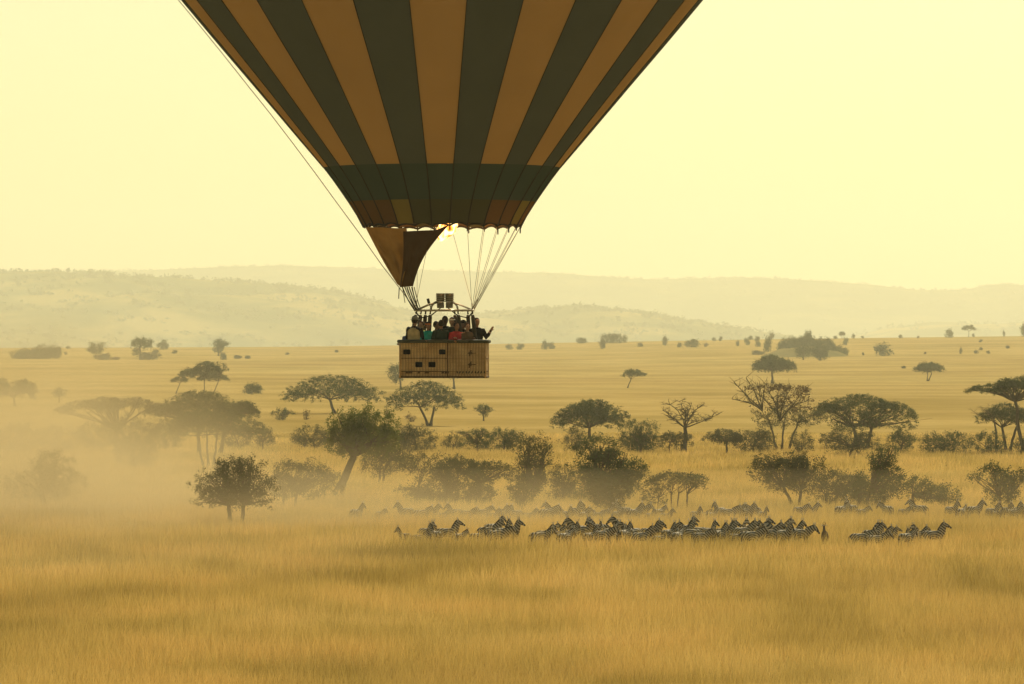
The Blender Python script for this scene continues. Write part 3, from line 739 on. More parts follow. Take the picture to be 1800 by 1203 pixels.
FT = [('far_tree', 'small leafy tree with low bush at its foot, leftmost on the far plain', 169, 631, [(170, 611, 12, 8, 'r'), (162, 615, 8, 5, 's')], dict(trunks=[(168, 631, 169, 618)])),
      ('far_tree', 'larger flat-crowned far tree at left beside a mound-shaped shrub', 247, 632, [(249, 604, 17, 8, 'r'), (240, 618, 7, 7, 's')], dict(trunks=[(247, 632, 246, 612)], dens=1.3)),
      ('far_tree', 'round far tree on the plain edge right of the flat-crowned far tree', 287, 615, [(287, 607, 9, 7, 'r')], {}),
      ('far_tree', 'leaning far tree with ragged crown, right of the other far trees at left', 384, 626, [(384, 606, 11, 7, 'r'), (394, 604, 9, 4, 's'), (382, 615, 7, 6, 's')], dict(trunks=[(384, 626, 384, 614)])),
      ('far_thicket', 'long low dark thicket on the far plain near the left edge', 68, 631, [(60, 624, 34, 9, 'r'), (80, 620, 22, 10, 'r'), (97, 619, 10, 10, 'r'), (38, 628, 14, 4, 'r')], dict(dens=1.3)),
      ('far_grove', 'pale low grove on the plain edge right of the basket', 1078, 604, [(1070, 596, 13, 7, 'r'), (1088, 596, 14, 7, 'r')], dict(dens=1.0)),
      ('far_tree', 'thin umbrella tree on the skyline at the far right', 1703, 593, [(1703, 577, 11, 5, 'u')], dict(girth=0.6))]
for i, (nm, lb, bx, by, lobes, opt) in enumerate(FT):
    make_tree(nm, lb, 'tree' if nm == 'far_tree' else 'thicket', None, bx, by, lobes, seed=200 + i, crown='crown' if nm == 'far_tree' else 'foliage', **opt)

# the bushy mound: a low rocky rise with its own trees
def build_mound():
    px, py = 1420, 628
    d = depth_of(px, py); k = d / FPX
    g = np.linspace(-1, 1, 30); U, W = np.meshgrid(g, g)
    cx = (px - CX) * k
    X = cx + U * 78 * k; Y = d + 30 + W * 30
    prof = np.clip(1 - (U ** 2 + W ** 2), 0, 1)
    Z = ground_z(X, Y) - 0.1 + prof ** 0.8 * 19 * k * (0.85 + 0.12 * np.sin(U * 9) * np.cos(W * 7))
    o = link('mound', grid_mesh('mound', X, Y, Z, [M_HILL])); tag(o, kind='structure')
build_mound()
MT = [('bush', 'dark bush crowning the left of the bushy mound', 1392, 622, [(1388, 606, 16, 10, 'r'), (1380, 612, 12, 8, 'r')]),
      ('bush', 'broad dark bush on the top of the bushy mound', 1415, 624, [(1412, 606, 24, 10, 'r'), (1420, 600, 14, 7, 'r')]),
      ('bush', 'dark bush on the right shoulder of the bushy mound', 1450, 624, [(1446, 606, 18, 10, 'r'), (1462, 613, 14, 7, 'r')]),
      ('bush', 'low bush trailing down the right end of the bushy mound', 1478, 626, [(1476, 619, 14, 6, 'r')]),
      ('tree', 'narrow upright tree on the summit of the bushy mound', 1421, 612, [(1420, 590, 5, 7, 'r')]),
      ('tree', 'small two-trunked tree in front of the bushy mound', 1412, 633, [(1413, 618, 14, 8, 'r')]),
      ('tree', 'dense dark tree in front of the bushy mound, right of the two-trunked one', 1442, 634, [(1441, 615, 13, 10, 'r'), (1443, 625, 9, 7, 'r')])]
for i, (nm, lb, bx, by, lobes) in enumerate(MT):
    make_tree({'bush': 'mound_bush', 'tree': 'mound_tree'}[nm], lb, nm, None, bx, by, lobes, seed=300 + i, dens=1.3, crown='crown' if nm == 'tree' else 'foliage')

# ------------------------------------------------------------------ zebras
def stripe_material():
    m, nt, b = mat('zebra_coat', 0.85, 0.15)
    tc = nt.nodes.new('ShaderNodeTexCoord')
    sub = nt.nodes.new('ShaderNodeVectorMath'); sub.operation = 'SUBTRACT'; sub.inputs[1].default_value = (0.12, 0.0, 0.62)
    nt.links.new(tc.outputs['Object'], sub.inputs[0])
    sc = nt.nodes.new('ShaderNodeVectorMath'); sc.operation = 'MULTIPLY'; sc.inputs[1].default_value = (1.0, 0.25, 1.0)
    nt.links.new(sub.outputs[0], sc.inputs[0])
    ns = nt.nodes.new('ShaderNodeTexNoise'); ns.inputs['Scale'].default_value = 3.0; ns.inputs['Detail'].default_value = 1
    nt.links.new(tc.outputs['Object'], ns.inputs['Vector'])
    ln = nt.nodes.new('ShaderNodeVectorMath'); ln.operation = 'LENGTH'
    nt.links.new(sc.outputs[0], ln.inputs[0])
    def m_(op, a, c):
        n = nt.nodes.new('ShaderNodeMath'); n.operation = op
        for i, v in enumerate((a, c)):
            if v is None: continue
            if isinstance(v, (int, float)): n.inputs[i].default_value = v
            else: nt.links.new(v, n.inputs[i])
        return n.outputs[0]
    ph = m_('ADD', m_('MULTIPLY', ln.outputs['Value'], 43.0), m_('MULTIPLY', ns.outputs['Fac'], 5.0))
    si = m_('SINE', ph, None)
    r = nt.nodes.new('ShaderNodeValToRGB'); e = r.color_ramp.elements
    e[0].position, e[0].color = 0.38, (0.055, 0.047, 0.036, 1)
    e[1].position, e[1].color = 0.62, (0.48, 0.41, 0.30, 1)
    nt.links.new(m_('MULTIPLY_ADD', si, 0.5), r.inputs['Fac'])
    r.inputs['Fac'].links[0].from_node.inputs[2].default_value = 0.5
    nt.links.new(r.outputs['Color'], b.inputs['Base Color'])
    return m
M_ZEBRA = stripe_material()
M_MANE = plain('zebra_mane_hair', (0.07, 0.055, 0.04), 1.0, 0.0, var=0.5, scale=14)
M_MUZZ = plain('zebra_muzzle', (0.025, 0.02, 0.018), 0.8)
M_EAR = plain('zebra_ear', (0.60, 0.52, 0.40), 0.9, var=0.2)

def remeshed(mb, name, mats, voxel, smooth_it=4, keep=1.0):
    """fuses the collected shapes into one continuous skin and carries the part materials over"""
    src = mb.mesh(name + '_src', mats)
    o = bpy.data.objects.new(name + '_tmp', src); COL.objects.link(o)
    r = o.modifiers.new('r', 'REMESH'); r.mode = 'VOXEL'; r.voxel_size = voxel; r.use_smooth_shade = True
    s = o.modifiers.new('s', 'SMOOTH'); s.factor = 0.5; s.iterations = smooth_it
    if keep < 1:
        dmod = o.modifiers.new('d', 'DECIMATE'); dmod.ratio = keep
    dg = bpy.context.evaluated_depsgraph_get()
    me = bpy.data.meshes.new_from_object(o.evaluated_get(dg))
    me.name = name
    kd = kdtree.KDTree(len(mb.v))
    for i, p in enumerate(mb.v): kd.insert(p, i)
    kd.balance()
    me.materials.clear()
    for m in mats: me.materials.append(m)
    idx = [mb.t[kd.find(p.center)[1]] for p in me.polygons]
    me.polygons.foreach_set('material_index', idx)
    me.polygons.foreach_set('use_smooth', [True] * len(me.polygons))
    me.update()
    bpy.data.objects.remove(o); bpy.data.meshes.remove(src)
    return me

def zebra_meshes(neck_pitch, neck_yaw, head_pitch):
    """facing +X, hooves at z = 0; returns body, mane and tail meshes"""
    mb = MB()
    spine = [((-0.70, 0, 1.12), (0.07, 0.09)), ((-0.62, 0, 1.10), (0.17, 0.19)), ((-0.45, 0, 1.06), (0.25, 0.26)), ((-0.2, 0, 1.02), (0.28, 0.29)), ((0.08, 0, 1.0), (0.29, 0.31)),
             ((0.34, 0, 1.02), (0.26, 0.30)), ((0.52, 0, 1.06), (0.20, 0.27)), ((0.62, 0, 1.10), (0.14, 0.2))]
    side = Vector((0, 1, 0))
    mb.tube([p for p, r in spine], [r for p, r in spine], 14, flat=side)
    base = Vector((0.50, 0, 1.12))
    cp, sp = math.cos(neck_pitch), math.sin(neck_pitch)
    def nk(l, t):                                       # point along the neck
        yaw = neck_yaw * t
        return base + Vector((math.cos(yaw) * cp * l, math.sin(yaw) * cp * l, sp * l))
    neck = [nk(0.0, 0), nk(0.2, 0.3), nk(0.4, 0.65), nk(0.58, 0.9), nk(0.66, 1.0)]
    sd = Vector((-math.sin(neck_yaw * 0.5), math.cos(neck_yaw * 0.5), 0))
    mb.tube(neck, [(0.16, 0.30), (0.135, 0.25), (0.11, 0.205), (0.09, 0.16), (0.075, 0.125)], 12, flat=sd)
    poll = neck[-1]
    f = Vector((math.cos(neck_yaw * 1.2), math.sin(neck_yaw * 1.2), 0)); up = Vector((0, 0, 1)); hs = Vector((-f.y, f.x, 0))
    hd = f * math.cos(head_pitch) + up * math.sin(head_pitch)
    mb.tube([poll - hd * 0.10, poll + hd * 0.04, poll + hd * 0.2, poll + hd * 0.36], [(0.07, 0.085), (0.095, 0.13), (0.085, 0.115), (0.06, 0.075)], 12, flat=hs)
    mb.tube([poll + hd * 0.34, poll + hd * 0.46, poll + hd * 0.52], [(0.06, 0.073), (0.062, 0.068), (0.04, 0.045)], 10, tg=2, flat=hs)
    for s in (-1, 1):
        e0 = poll - hd * 0.06 + hs * (0.06 * s) + up * 0.08
        mb.tube([e0, e0 + up * 0.09 + hs * (0.035 * s), e0 + up * 0.17 + hs * (0.045 * s), e0 + up * 0.21 + hs * (0.045 * s)], [0.03, 0.042, 0.036, 0.012], 8, tg=3)
        fx, hx = 0.44, -0.48
        mb.tube([(fx, 0.13 * s, 0.98), (fx + 0.02, 0.14 * s, 0.74), (fx, 0.13 * s, 0.46), (fx - 0.01, 0.13 * s, 0.2), (fx + 0.02, 0.13 * s, 0.08)], [0.12, 0.085, 0.06, 0.042, 0.05], 9)
        mb.tube([(fx + 0.02, 0.13 * s, 0.09), (fx + 0.035, 0.13 * s, 0.0)], [0.05, 0.065], 9, tg=2)
        mb.tube([(hx, 0.14 * s, 1.0), (hx + 0.06, 0.16 * s, 0.78), (hx - 0.06, 0.14 * s, 0.50), (hx - 0.03, 0.13 * s, 0.22), (hx, 0.13 * s, 0.08)], [0.18, 0.13, 0.065, 0.045, 0.05], 9)
        mb.tube([(hx, 0.13 * s, 0.09), (hx + 0.02, 0.13 * s, 0.0)], [0.05, 0.065], 9, tg=2)
    body = remeshed(mb, 'body', [M_ZEBRA, M_MANE, M_MUZZ, M_EAR], 0.028, 3)
    mn = MB()
    crest = [neck[i] + (Vector((-math.cos(neck_yaw * t) * sp, -math.sin(neck_yaw * t) * sp, cp))) * r for i, (t, r) in enumerate([(0, .25), (.3, .215), (.65, .18), (.9, .15), (1, .13)])]
    crest = [Vector((0.40, 0, 1.34))] + crest + [poll + hd * 0.03 + up * 0.15]
    mn.tube(crest, [(0.015, 0.03), (0.025, 0.06), (0.03, 0.085), (0.03, 0.085), (0.028, 0.08), (0.026, 0.07), (0.015, 0.03)], 8, flat=sd)
    tl = MB()
    tl.tube([(-0.70, 0, 1.15), (-0.78, 0, 1.02), (-0.80, 0, 0.8), (-0.79, 0, 0.6), (-0.78, 0, 0.45)], [0.035, 0.03, 0.025, 0.045, 0.01], 7)
    return body, mn.mesh('mane', M_MANE, smooth=True), tl.mesh('tail', M_MANE, smooth=True)
ZV = {'up': zebra_meshes(R(56), 0.0, R(-42)), 'tall': zebra_meshes(R(68), R(10), R(-30)), 'turned': zebra_meshes(R(55), R(-75), R(-40)),
      'away': zebra_meshes(R(52), R(60), R(-45)), 'low': zebra_meshes(R(30), R(6), R(-50))}
ZWORD = {'up': 'raised head', 'tall': 'high head', 'turned': 'turned head', 'away': 'averted head', 'low': 'lowered head'}
def place_zebra(px, py, pose, yaw, scale, label, group):
    d = depth_of(px, py); p = at(px, py, d); p.z = 0.0
    root = empty('zebra', p, label, 'zebra', group)
    root.rotation_euler.z = yaw; root.scale = (scale,) * 3
    for n, me in zip(('body', 'mane', 'tail'), ZV[pose]): link(n, me, root)
ZB = [  # band phrase, group, (px, ground y, pose, facing): r right, l left, c towards camera, b away
 ('the short front band at left', [(712, 965, 'up', 'l'), (738, 967, 'up', 'r'), (752, 962, 'turned', 'r'), (766, 968, 'up', 'l'), (786, 964, 'tall', 'r'), (806, 967, 'low', 'r'), (838, 966, 'up', 'r'), (858, 963, 'up', 'r'), (874, 968, 'low', 'r'), (897, 965, 'tall', 'r')]),
 ('the long front band', [(948, 970, 'low', 'r'), (956, 964, 'up', 'r'), (978, 962, 'up', 'r'), (992, 972, 'low', 'r'), (1004, 966, 'up', 'r'), (1022, 961, 'turned', 'r'), (1036, 968, 'up', 'r'), (1046, 960, 'away', 'l'), (1060, 969, 'low', 'r'), (1084, 964, 'tall', 'r'), (1097, 968, 'up', 'r'),
     (1114, 963, 'low', 'l'), (1126, 970, 'up', 'r'), (1142, 962, 'tall', 'c'), (1160, 969, 'low', 'r'), (1174, 964, 'up', 'r'), (1190, 970, 'low', 'r'), (1204, 958, 'tall', 'b'), (1216, 965, 'up', 'l'), (1232, 970, 'low', 'r'), (1247, 962, 'tall', 'r'), (1262, 968, 'up', 'r'), (1278, 961, 'turned', 'r'), (1290, 967, 'up', 'l'),
     (1306, 963, 'up', 'r'), (1318, 970, 'low', 'r'), (1338, 961, 'tall', 'r'), (1352, 966, 'up', 'r'), (1366, 963, 'low', 'r'), (1378, 969, 'up', 'r'), (1394, 964, 'up', 'r'), (1408, 967, 'low', 'r')]),
 ('compact front band at right', [(1512, 971, 'low', 'r'), (1532, 966, 'up', 'r'), (1540, 972, 'low', 'r'), (1562, 965, 'tall', 'r'), (1592, 972, 'low', 'r'), (1612, 965, 'up', 'r'), (1640, 969, 'tall', 'r')]),
 ('the dusty rear band at left', [(626, 930, 'up', 'r'), (668, 931, 'low', 'r'), (714, 929, 'up', 'l'), (740, 932, 'low', 'r'), (756, 929, 'up', 'r'), (776, 931, 'low', 'r'), (800, 928, 'up', 'l'), (822, 931, 'low', 'r'), (846, 929, 'low', 'r'), (866, 932, 'up', 'r'), (888, 929, 'low', 'r'), (906, 931, 'up', 'c'), (930, 930, 'up', 'r')]),
 ('rear band before central thicket', [(962, 931, 'low', 'r'), (976, 928, 'up', 'l'), (996, 932, 'up', 'r'), (1010, 928, 'tall', 'r'), (1026, 931, 'turned', 'r'), (1036, 926, 'up', 'l'), (1052, 930, 'low', 'r'), (1066, 927, 'up', 'r'), (1086, 932, 'low', 'r'), (1098, 928, 'up', 'l'), (1114, 931, 'up', 'r'), (1128, 927, 'low', 'r'), (1142, 931, 'up', 'r'), (1158, 928, 'low', 'r'), (1170, 931, 'up', 'r')]),
 ('rear band left of forked olive tree', [(1222, 931, 'up', 'r'), (1236, 928, 'low', 'r'), (1250, 931, 'up', 'r'), (1266, 928, 'up', 'l'), (1280, 930, 'low', 'r'), (1296, 927, 'low', 'r'), (1312, 930, 'up', 'r'), (1326, 927, 'low', 'l'), (1340, 930, 'up', 'c')]),
 ('scattered rear line at right', [(1406, 925, 'low', 'r'), (1424, 922, 'up', 'r'), (1478, 925, 'low', 'r'), (1498, 922, 'up', 'l'), (1514, 925, 'low', 'r'), (1560, 924, 'low', 'l'), (1588, 925, 'low', 'r'), (1616, 923, 'up', 'l'), (1672, 926, 'up', 'r'), (1690, 927, 'low', 'r'), (1712, 926, 'up', 'r'), (1744, 928, 'up', 'c'), (1752, 929, 'low', 'r'), (1768, 925, 'up', 'r'), (1780, 929, 'low', 'r'), (1792, 926, 'up', 'r'), (1806, 928, 'up', 'l')]),
]
zr = random.Random(5)
for band, items in ZB:
    rear = 'rear' in band
    if not rear: items = items + [(px + zr.uniform(6, 13), py - zr.uniform(3, 8), zr.choice(('up', 'up', 'turned', 'away', 'tall')), zr.choice((fc, fc, 'l', 'c', 'b'))) for px, py, pose, fc in items[1:-1] if zr.random() < 0.62]
    for i, (px, py, pose, fc) in enumerate(sorted(items)):
        py -= 7 if rear else 0
        yaw = {'r': 0.0, 'l': math.pi, 'c': -math.pi / 2, 'b': math.pi / 2}[fc] + zr.choice((-1, 1)) * zr.choice((zr.uniform(0.1, 0.5), zr.uniform(0.6, 1.15)))
        place_zebra(px, py, pose, yaw, zr.choice((zr.uniform(0.78, 0.92), zr.uniform(0.95, 1.08), zr.uniform(0.97, 1.08))) * (0.9 if rear else 1.0), 'zebra with %s, %s from left in %s' % (ZWORD[pose], ordinal(i), band), 'zebras of ' + band)
# a lone antelope-like animal stands at the right end of the long front band
M_ANT = plain('antelope_coat', (0.13, 0.085, 0.05), 0.9, var=0.2)
def build_antelope():
    mb = MB(); sd = Vector((0, 1, 0))
    mb.tube([(-0.62, 0, 1.02), (-0.5, 0, 1.0), (-0.2, 0, 1.02), (0.15, 0, 1.06), (0.4, 0, 1.12), (0.55, 0, 1.14)], [(0.08, 0.1), (0.2, 0.22), (0.23, 0.25), (0.23, 0.28), (0.19, 0.27), (0.12, 0.18)], 12, flat=sd)
    mb.tube([(0.45, 0, 1.15), (0.6, 0, 1.36), (0.68, 0, 1.56), (0.70, 0, 1.66)], [(0.14, 0.2), (0.1, 0.14), (0.08, 0.1), (0.07, 0.09)], 10, flat=sd)
    mb.tube([(0.64, 0, 1.66), (0.76, 0, 1.60), (0.90, 0, 1.44), (1.0, 0, 1.30)], [(0.07, 0.08), (0.08, 0.10), (0.06, 0.075), (0.045, 0.05)], 10, flat=sd)
    for s in (-1, 1):
        mb.tube([(0.66, 0.06 * s, 1.68), (0.64, 0.17 * s, 1.74), (0.63, 0.22 * s, 1.74)], [0.03, 0.04, 0.012], 7, tg=2)
        for x in (0.38, -0.45):
            mb.tube([(x, 0.12 * s, 1.0), (x - 0.02, 0.12 * s, 0.6), (x, 0.11 * s, 0.25), (x, 0.11 * s, 0.0)], [0.12, 0.06, 0.035, 0.05], 8)
    body = remeshed(mb, 'body', [M_ANT, M_ANT, M_EAR], 0.03, 3)
    d = depth_of(1450, 968); p = at(1450, 968, d); p.z = 0
    root = empty('antelope', p, 'dark antelope facing the viewer at right end of the long front zebra band', 'antelope')
    root.rotation_euler.z = -math.pi / 2 - 0.15
    link('body', body, root)
    for s in (-1, 1):
        h = MB(); h.tube([(0.66, 0.04 * s, 1.72), (0.64, 0.08 * s, 1.84), (0.62, 0.03 * s, 1.98)], [0.025, 0.02, 0.006], 7)
        h.build('horn', M_MANE, root, smooth=True)
build_antelope()

# ------------------------------------------------------------------ the hot-air balloon
BD = 148.0                                             # metres to the balloon
PM_ = FPX / BD                                         # photo pixels per metre there
AX = (777.0 - CX) / PM_                                # balloon axis, world x
def bz(py): return CAMZ - (py - CY) / PM_
def bxw(px): return (px - CX) / PM_
BASE = Vector((AX, BD, bz(664)))
balloon = empty('hot_air_balloon', BASE, 'striped tan and dark olive hot-air balloon carrying a wicker basket of passengers', 'balloon')

def fabric(name, c, tr=0.10, var=0.05, scale=0.5):
    return two_sided(name, [(0.3, tuple(x * (1 - var) for x in c)), (0.7, tuple(x * (1 + var) for x in c))], scale, tr, 'Object', 4.0)[0]
M_TAN = fabric('fabric_tan', (0.41, 0.262, 0.122), 0.06)
M_DARK = fabric('fabric_dark_olive', (0.078, 0.092, 0.090), 0.05)
M_BAND = fabric('fabric_band_olive', (0.048, 0.070, 0.064), 0.06)
M_LOWB = fabric('fabric_lower_glow_brown', (0.100, 0.064, 0.033), 0.22)  # brown glow of the flame-lit mouth put into the panel colour
M_LOWG = fabric('fabric_lower_green', (0.060, 0.064, 0.040), 0.10)
M_LOWY = fabric('fabric_lower_glow_yellow', (0.16, 0.135, 0.042), 0.14)  # yellow patches of the mouth glow, painted as fabric colour
M_TAPE = plain('load_tape', (0.03, 0.028, 0.022), 0.9)
M_ROPE = plain('rope', (0.20, 0.15, 0.08), 0.9)
M_CABLE = plain('steel_cable', (0.22, 0.20, 0.15), 0.5, 0.4, 0.6)
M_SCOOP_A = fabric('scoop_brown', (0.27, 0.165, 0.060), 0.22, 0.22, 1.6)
M_SCOOP_B = fabric('scoop_shaded_brown', (0.065, 0.042, 0.026), 0.05, 0.2, 1.2)  # same scoop fabric, shade on its front painted into the colour

PROF = [(3.79, 2.56), (4.55, 3.04), (5.2, 3.49), (5.66, 3.84), (7.0, 4.95), (8.35, 6.08), (9.7, 7.22), (11.15, 8.42), (12.8, 9.75), (14.6, 10.85), (16.6, 11.75), (18.8, 12.3), (21.0, 12.35), (23.2, 11.85), (25.2, 10.7), (27.0, 8.9), (28.4, 6.5), (29.3, 3.6), (29.7, 0.15)]
PZ = np.array([p[0] for p in PROF]); PR = np.array([p[1] for p in PROF])
NG = 28
def env(th, z, bulge=0.0):
    """point on the envelope, th measured from the camera side; z above eye level"""
    r = float(np.interp(z, PZ, PR)) * (1 + bulge)
    return Vector((AX + r * math.sin(th), BD - r * math.cos(th), CAMZ + z))
def gore_strip(name, th0, th1, zs, material, nu=6, blg=0.012, thick=0.0):
    vs, fs = [], []
    for z in zs:
        for i in range(nu + 1):
            t = i / nu
            vs.append(env(th0 + (th1 - th0) * t, z, blg * math.sin(math.pi * t) * min(1.0, (z - 3.7) / 3)))
    w = nu + 1
    for j in range(len(zs) - 1):
        for i in range(nu):
            a = j * w + i
            fs.append((a, a + 1, a + w + 1, a + w))
    mb = MB(); mb.add(vs, fs)
    return mb.build(name, material, balloon, BASE, smooth=True)
dth = 2 * math.pi / NG
zs_up = np.concatenate([np.linspace(5.66, 12.8, 16), np.linspace(13.6, 29.7, 26)])
for g in range(NG):
    t0 = -dth / 2 + g * dth
    gore_strip('gore', t0, t0 + dth, zs_up, M_TAN if g % 2 == 0 else M_DARK)
    # slight scallop along the lower edge of the striped part is hidden by the band below
    gore_strip('band_panel', t0, t0 + dth, np.linspace(4.55, 5.66, 5), M_BAND, blg=0.006)
    gs = g if g <= NG // 2 else g - NG                # -13 .. 14, 0 faces the camera
    m = M_LOWG
    if gs in (-3, -4, -5, -6, 4, 6, 3): m = M_LOWB  # soft glow round the mouth painted panel by panel
    if gs in (-2, 5): m = M_LOWY
    if abs(gs) > 7: m = M_LOWB if g % 3 else M_LOWG
    gore_strip('mouth_panel', t0, t0 + dth, np.linspace(3.79, 4.55, 5), m, blg=0.006)
    tp = MB()
    tp.tube([env(t0, z, 0.003) for z in np.concatenate([np.linspace(3.72, 5.66, 6), zs_up[1:]])], [0.022] * 6 + [0.013] * (len(zs_up) - 1), 5)
    tp.build('load_tape', M_TAPE, balloon, BASE)
# crown cap
cap = MB(); cap.ball((AX, BD, CAMZ + 29.68), (0.6, 0.6, 0.08), 20, 6); cap.build('crown_ring', M_DARK, balloon, BASE, smooth=True)
# scalloped hem round the mouth
hem = MB()
pts = []
for i in range(NG * 4 + 1):
    th = -dth / 2 + i * dth / 4
    q = (i % 4) / 4.0
    z = 3.80 - 0.07 + 0.10 * math.sin(math.pi * q) * (1 if (i // 4) % 2 else 0.6)
    r = 2.555 + 0.02 * math.sin(th * 5)
    pts.append(Vector((AX + r * math.sin(th), BD - r * math.cos(th), CAMZ + z)))
hem.tube(pts, (0.035), 6)
hem.build('mouth_hem', M_TAPE, balloon, BASE, smooth=True)

# ---- burner frame
FRZ = bz(546)
FL, FR_ = bxw(731), bxw(831)
FC = Vector(((FL + FR_) / 2, BD, FRZ))
PHI = R(3.0)
BL, BW = 2.77, 1.50                                     # basket length and width
ea = Vector((-math.cos(PHI), math.sin(PHI), 0)); eb = Vector((math.sin(PHI), math.cos(PHI), 0))
CORNER = Vector((bxw(853.5), BD - 0.78, 0))              # near right bottom corner
BC = CORNER + ea * (BL / 2) + eb * (BW / 2)
fl, fw = 0.93, 0.50                                    # frame half sizes
FC = Vector((bxw(781), BC.y, FRZ))
fcorn = [FC + ea * (fl * i) + eb * (fw * j) for i, j in ((-1, -1), (1, -1), (1, 1), (-1, 1))]
M_STEEL = plain('burner_steel', (0.42, 0.38, 0.30), 0.45, 0.5, 0.7, var=0.2)
M_COIL = plain('burner_can', (0.20, 0.17, 0.12), 0.5, 0.5, 0.5, var=0.4, scale=20)
fr = MB()
for i in range(4): fr.tube([fcorn[i], fcorn[(i + 1) % 4]], 0.03, 8)
for s in (-1, 1):
    a = FC + ea * (fl * s); pk = FC + Vector((0, 0, 0.26)) + ea * (0.22 * s)
    for t in (-1, 1):
        b = a + eb * (fw * t); fr.tube([b, b.lerp(pk + eb * (0.2 * t), 0.55) + Vector((0, 0, 0.03)), pk + eb * (0.2 * t)], 0.022, 6)
for s in (-1, 1):
    arc = [FC + eb * (0.22 * s) + ea * (0.45 * math.cos(q)) + Vector((0, 0, 0.36 * math.sin(q))) for q in np.linspace(0, math.pi, 9)]
    fr.tube(arc, 0.02, 6)
fr.build('burner_frame', M_STEEL, balloon, BASE, smooth=True)
for i, (s, t) in enumerate(((-1, -1), (1, -1), (1, 1), (-1, 1))):
    c = FC + Vector((0.145 * s + 0.02, 0.15 * t, 0))
    b = MB()
    b.tube([c + Vector((0, 0, z)) for z in (0.08, 0.10, 0.26, 0.27)], [0.10, 0.115, 0.115, 0.10], 16)
    b.tube([c + Vector((0, 0, z)) for z in (0.30, 0.31, 0.50, 0.555)], [0.115, 0.13, 0.135, 0.14], 16, cap=False)
    bo = b.build('burner', M_COIL, balloon, BASE, smooth=False)
    k = MB()
    for z in (0.29, 0.36, 0.43, 0.50):
        ring = [c + Vector((0.142 * math.cos(q), 0.142 * math.sin(q), z)) for q in np.linspace(0, 2 * math.pi, 17)]
        k.tube(ring, 0.012, 5)
    k.build('coil', M_STEEL, bo)                        # sub-part
    bo.children[0].data.transform(Matrix.Translation(-BASE))
hose = MB()
for s in (-1, 1):
    for t in (0.3, 0.7):
        a = FC + Vector((0.12 * s, 0.0, 0.08)); e = fcorn[0 if s > 0 else 1].lerp(fcorn[3 if s > 0 else 2], t)
        hose.tube([a, a.lerp(e, 0.4) + Vector((0, 0, -0.22)), a.lerp(e, 0.8) + Vector((0, 0, -0.26)), e + Vector((0, 0, -0.06))], 0.018, 6)
hose.build('fuel_hose', M_TAPE, balloon, BASE, smooth=True)
pilot = MB(); q = fcorn[1].lerp(fcorn[0], 0.3)
pilot.tube([q, q + Vector((-0.1, 0, 0.25))], 0.012, 6); pilot.tube([q + Vector((-0.09, 0, 0.22)), q + Vector((-0.13, 0, 0.38))], 0.045, 8)
pilot.build('antenna_pod', M_TAPE, balloon, BASE, smooth=True)

# ---- flame
def flame_material():
    m = bpy.data.materials.new('flame'); m.use_nodes = True; nt = m.node_tree; nt.nodes.clear()
    out = nt.nodes.new('ShaderNodeOutputMaterial'); em = nt.nodes.new('ShaderNodeEmission'); em.inputs['Strength'].default_value = 2.6
    tc = nt.nodes.new('ShaderNodeTexCoord'); n = nt.nodes.new('ShaderNodeTexNoise'); n.inputs['Scale'].default_value = 3.5; n.inputs['Detail'].default_value = 4; n.inputs['Distortion'].default_value = 1.2
    nt.links.new(tc.outputs['Object'], n.inputs['Vector'])
    r = nt.nodes.new('ShaderNodeValToRGB'); e = r.color_ramp.elements
    e[0].position, e[0].color = 0.38, (0.42, 0.10, 0.012, 1); e[1].position, e[1].color = 0.60, (1.0, 0.72, 0.30, 1)
    k = e.new(0.47); k.color = (0.9, 0.30, 0.04, 1)
    nt.links.new(n.outputs['Fac'], r.inputs['Fac']); nt.links.new(r.outputs['Color'], em.inputs['Color']); nt.links.new(em.outputs[0], out.inputs['Surface'])
    return m
fm = MB()
f0 = Vector((bxw(777), BD, bz(424)))
path = [f0 + Vector((x, 0, z)) for x, z in ((-0.06, 0), (-0.02, 0.12), (0.06, 0.26), (0.16, 0.42), (0.24, 0.60), (0.27, 0.85), (0.25, 1.15), (0.26, 1.4))]
rad = [0.05, 0.15, 0.24, 0.28, 0.27, 0.22, 0.13, 0.02]
fm.tube(path, rad, 14)
rf = random.Random(4)
fm.v = [tuple(Vector(p) + Vector((rf.uniform(-1, 1), rf.uniform(-1, 1), rf.uniform(-1, 1))) * 0.035) for p in fm.v]
for dx, z, L in ((0.30, 0.45, 0.5), (-0.05, 0.35, 0.35), (0.42, 0.6, 0.35)):
    fm.tube([f0 + Vector((dx, -0.05, z)), f0 + Vector((dx + 0.05, -0.05, z + L * 0.6)), f0 + Vector((dx + 0.02, -0.05, z + L))], [0.09, 0.07, 0.01], 8)
fm.build('flame', flame_material(), balloon, BASE, smooth=True)
ld = bpy.data.lights.new('flame_light', 'POINT'); ld.energy = 330; ld.color = (1.0, 0.45, 0.12); ld.shadow_soft_size = 0.35
lo = bpy.data.objects.new('flame_light', ld); COL.objects.link(lo); lo.parent = balloon; lo.location = f0 + Vector((0.55, 0.2, 0.95)) - BASE

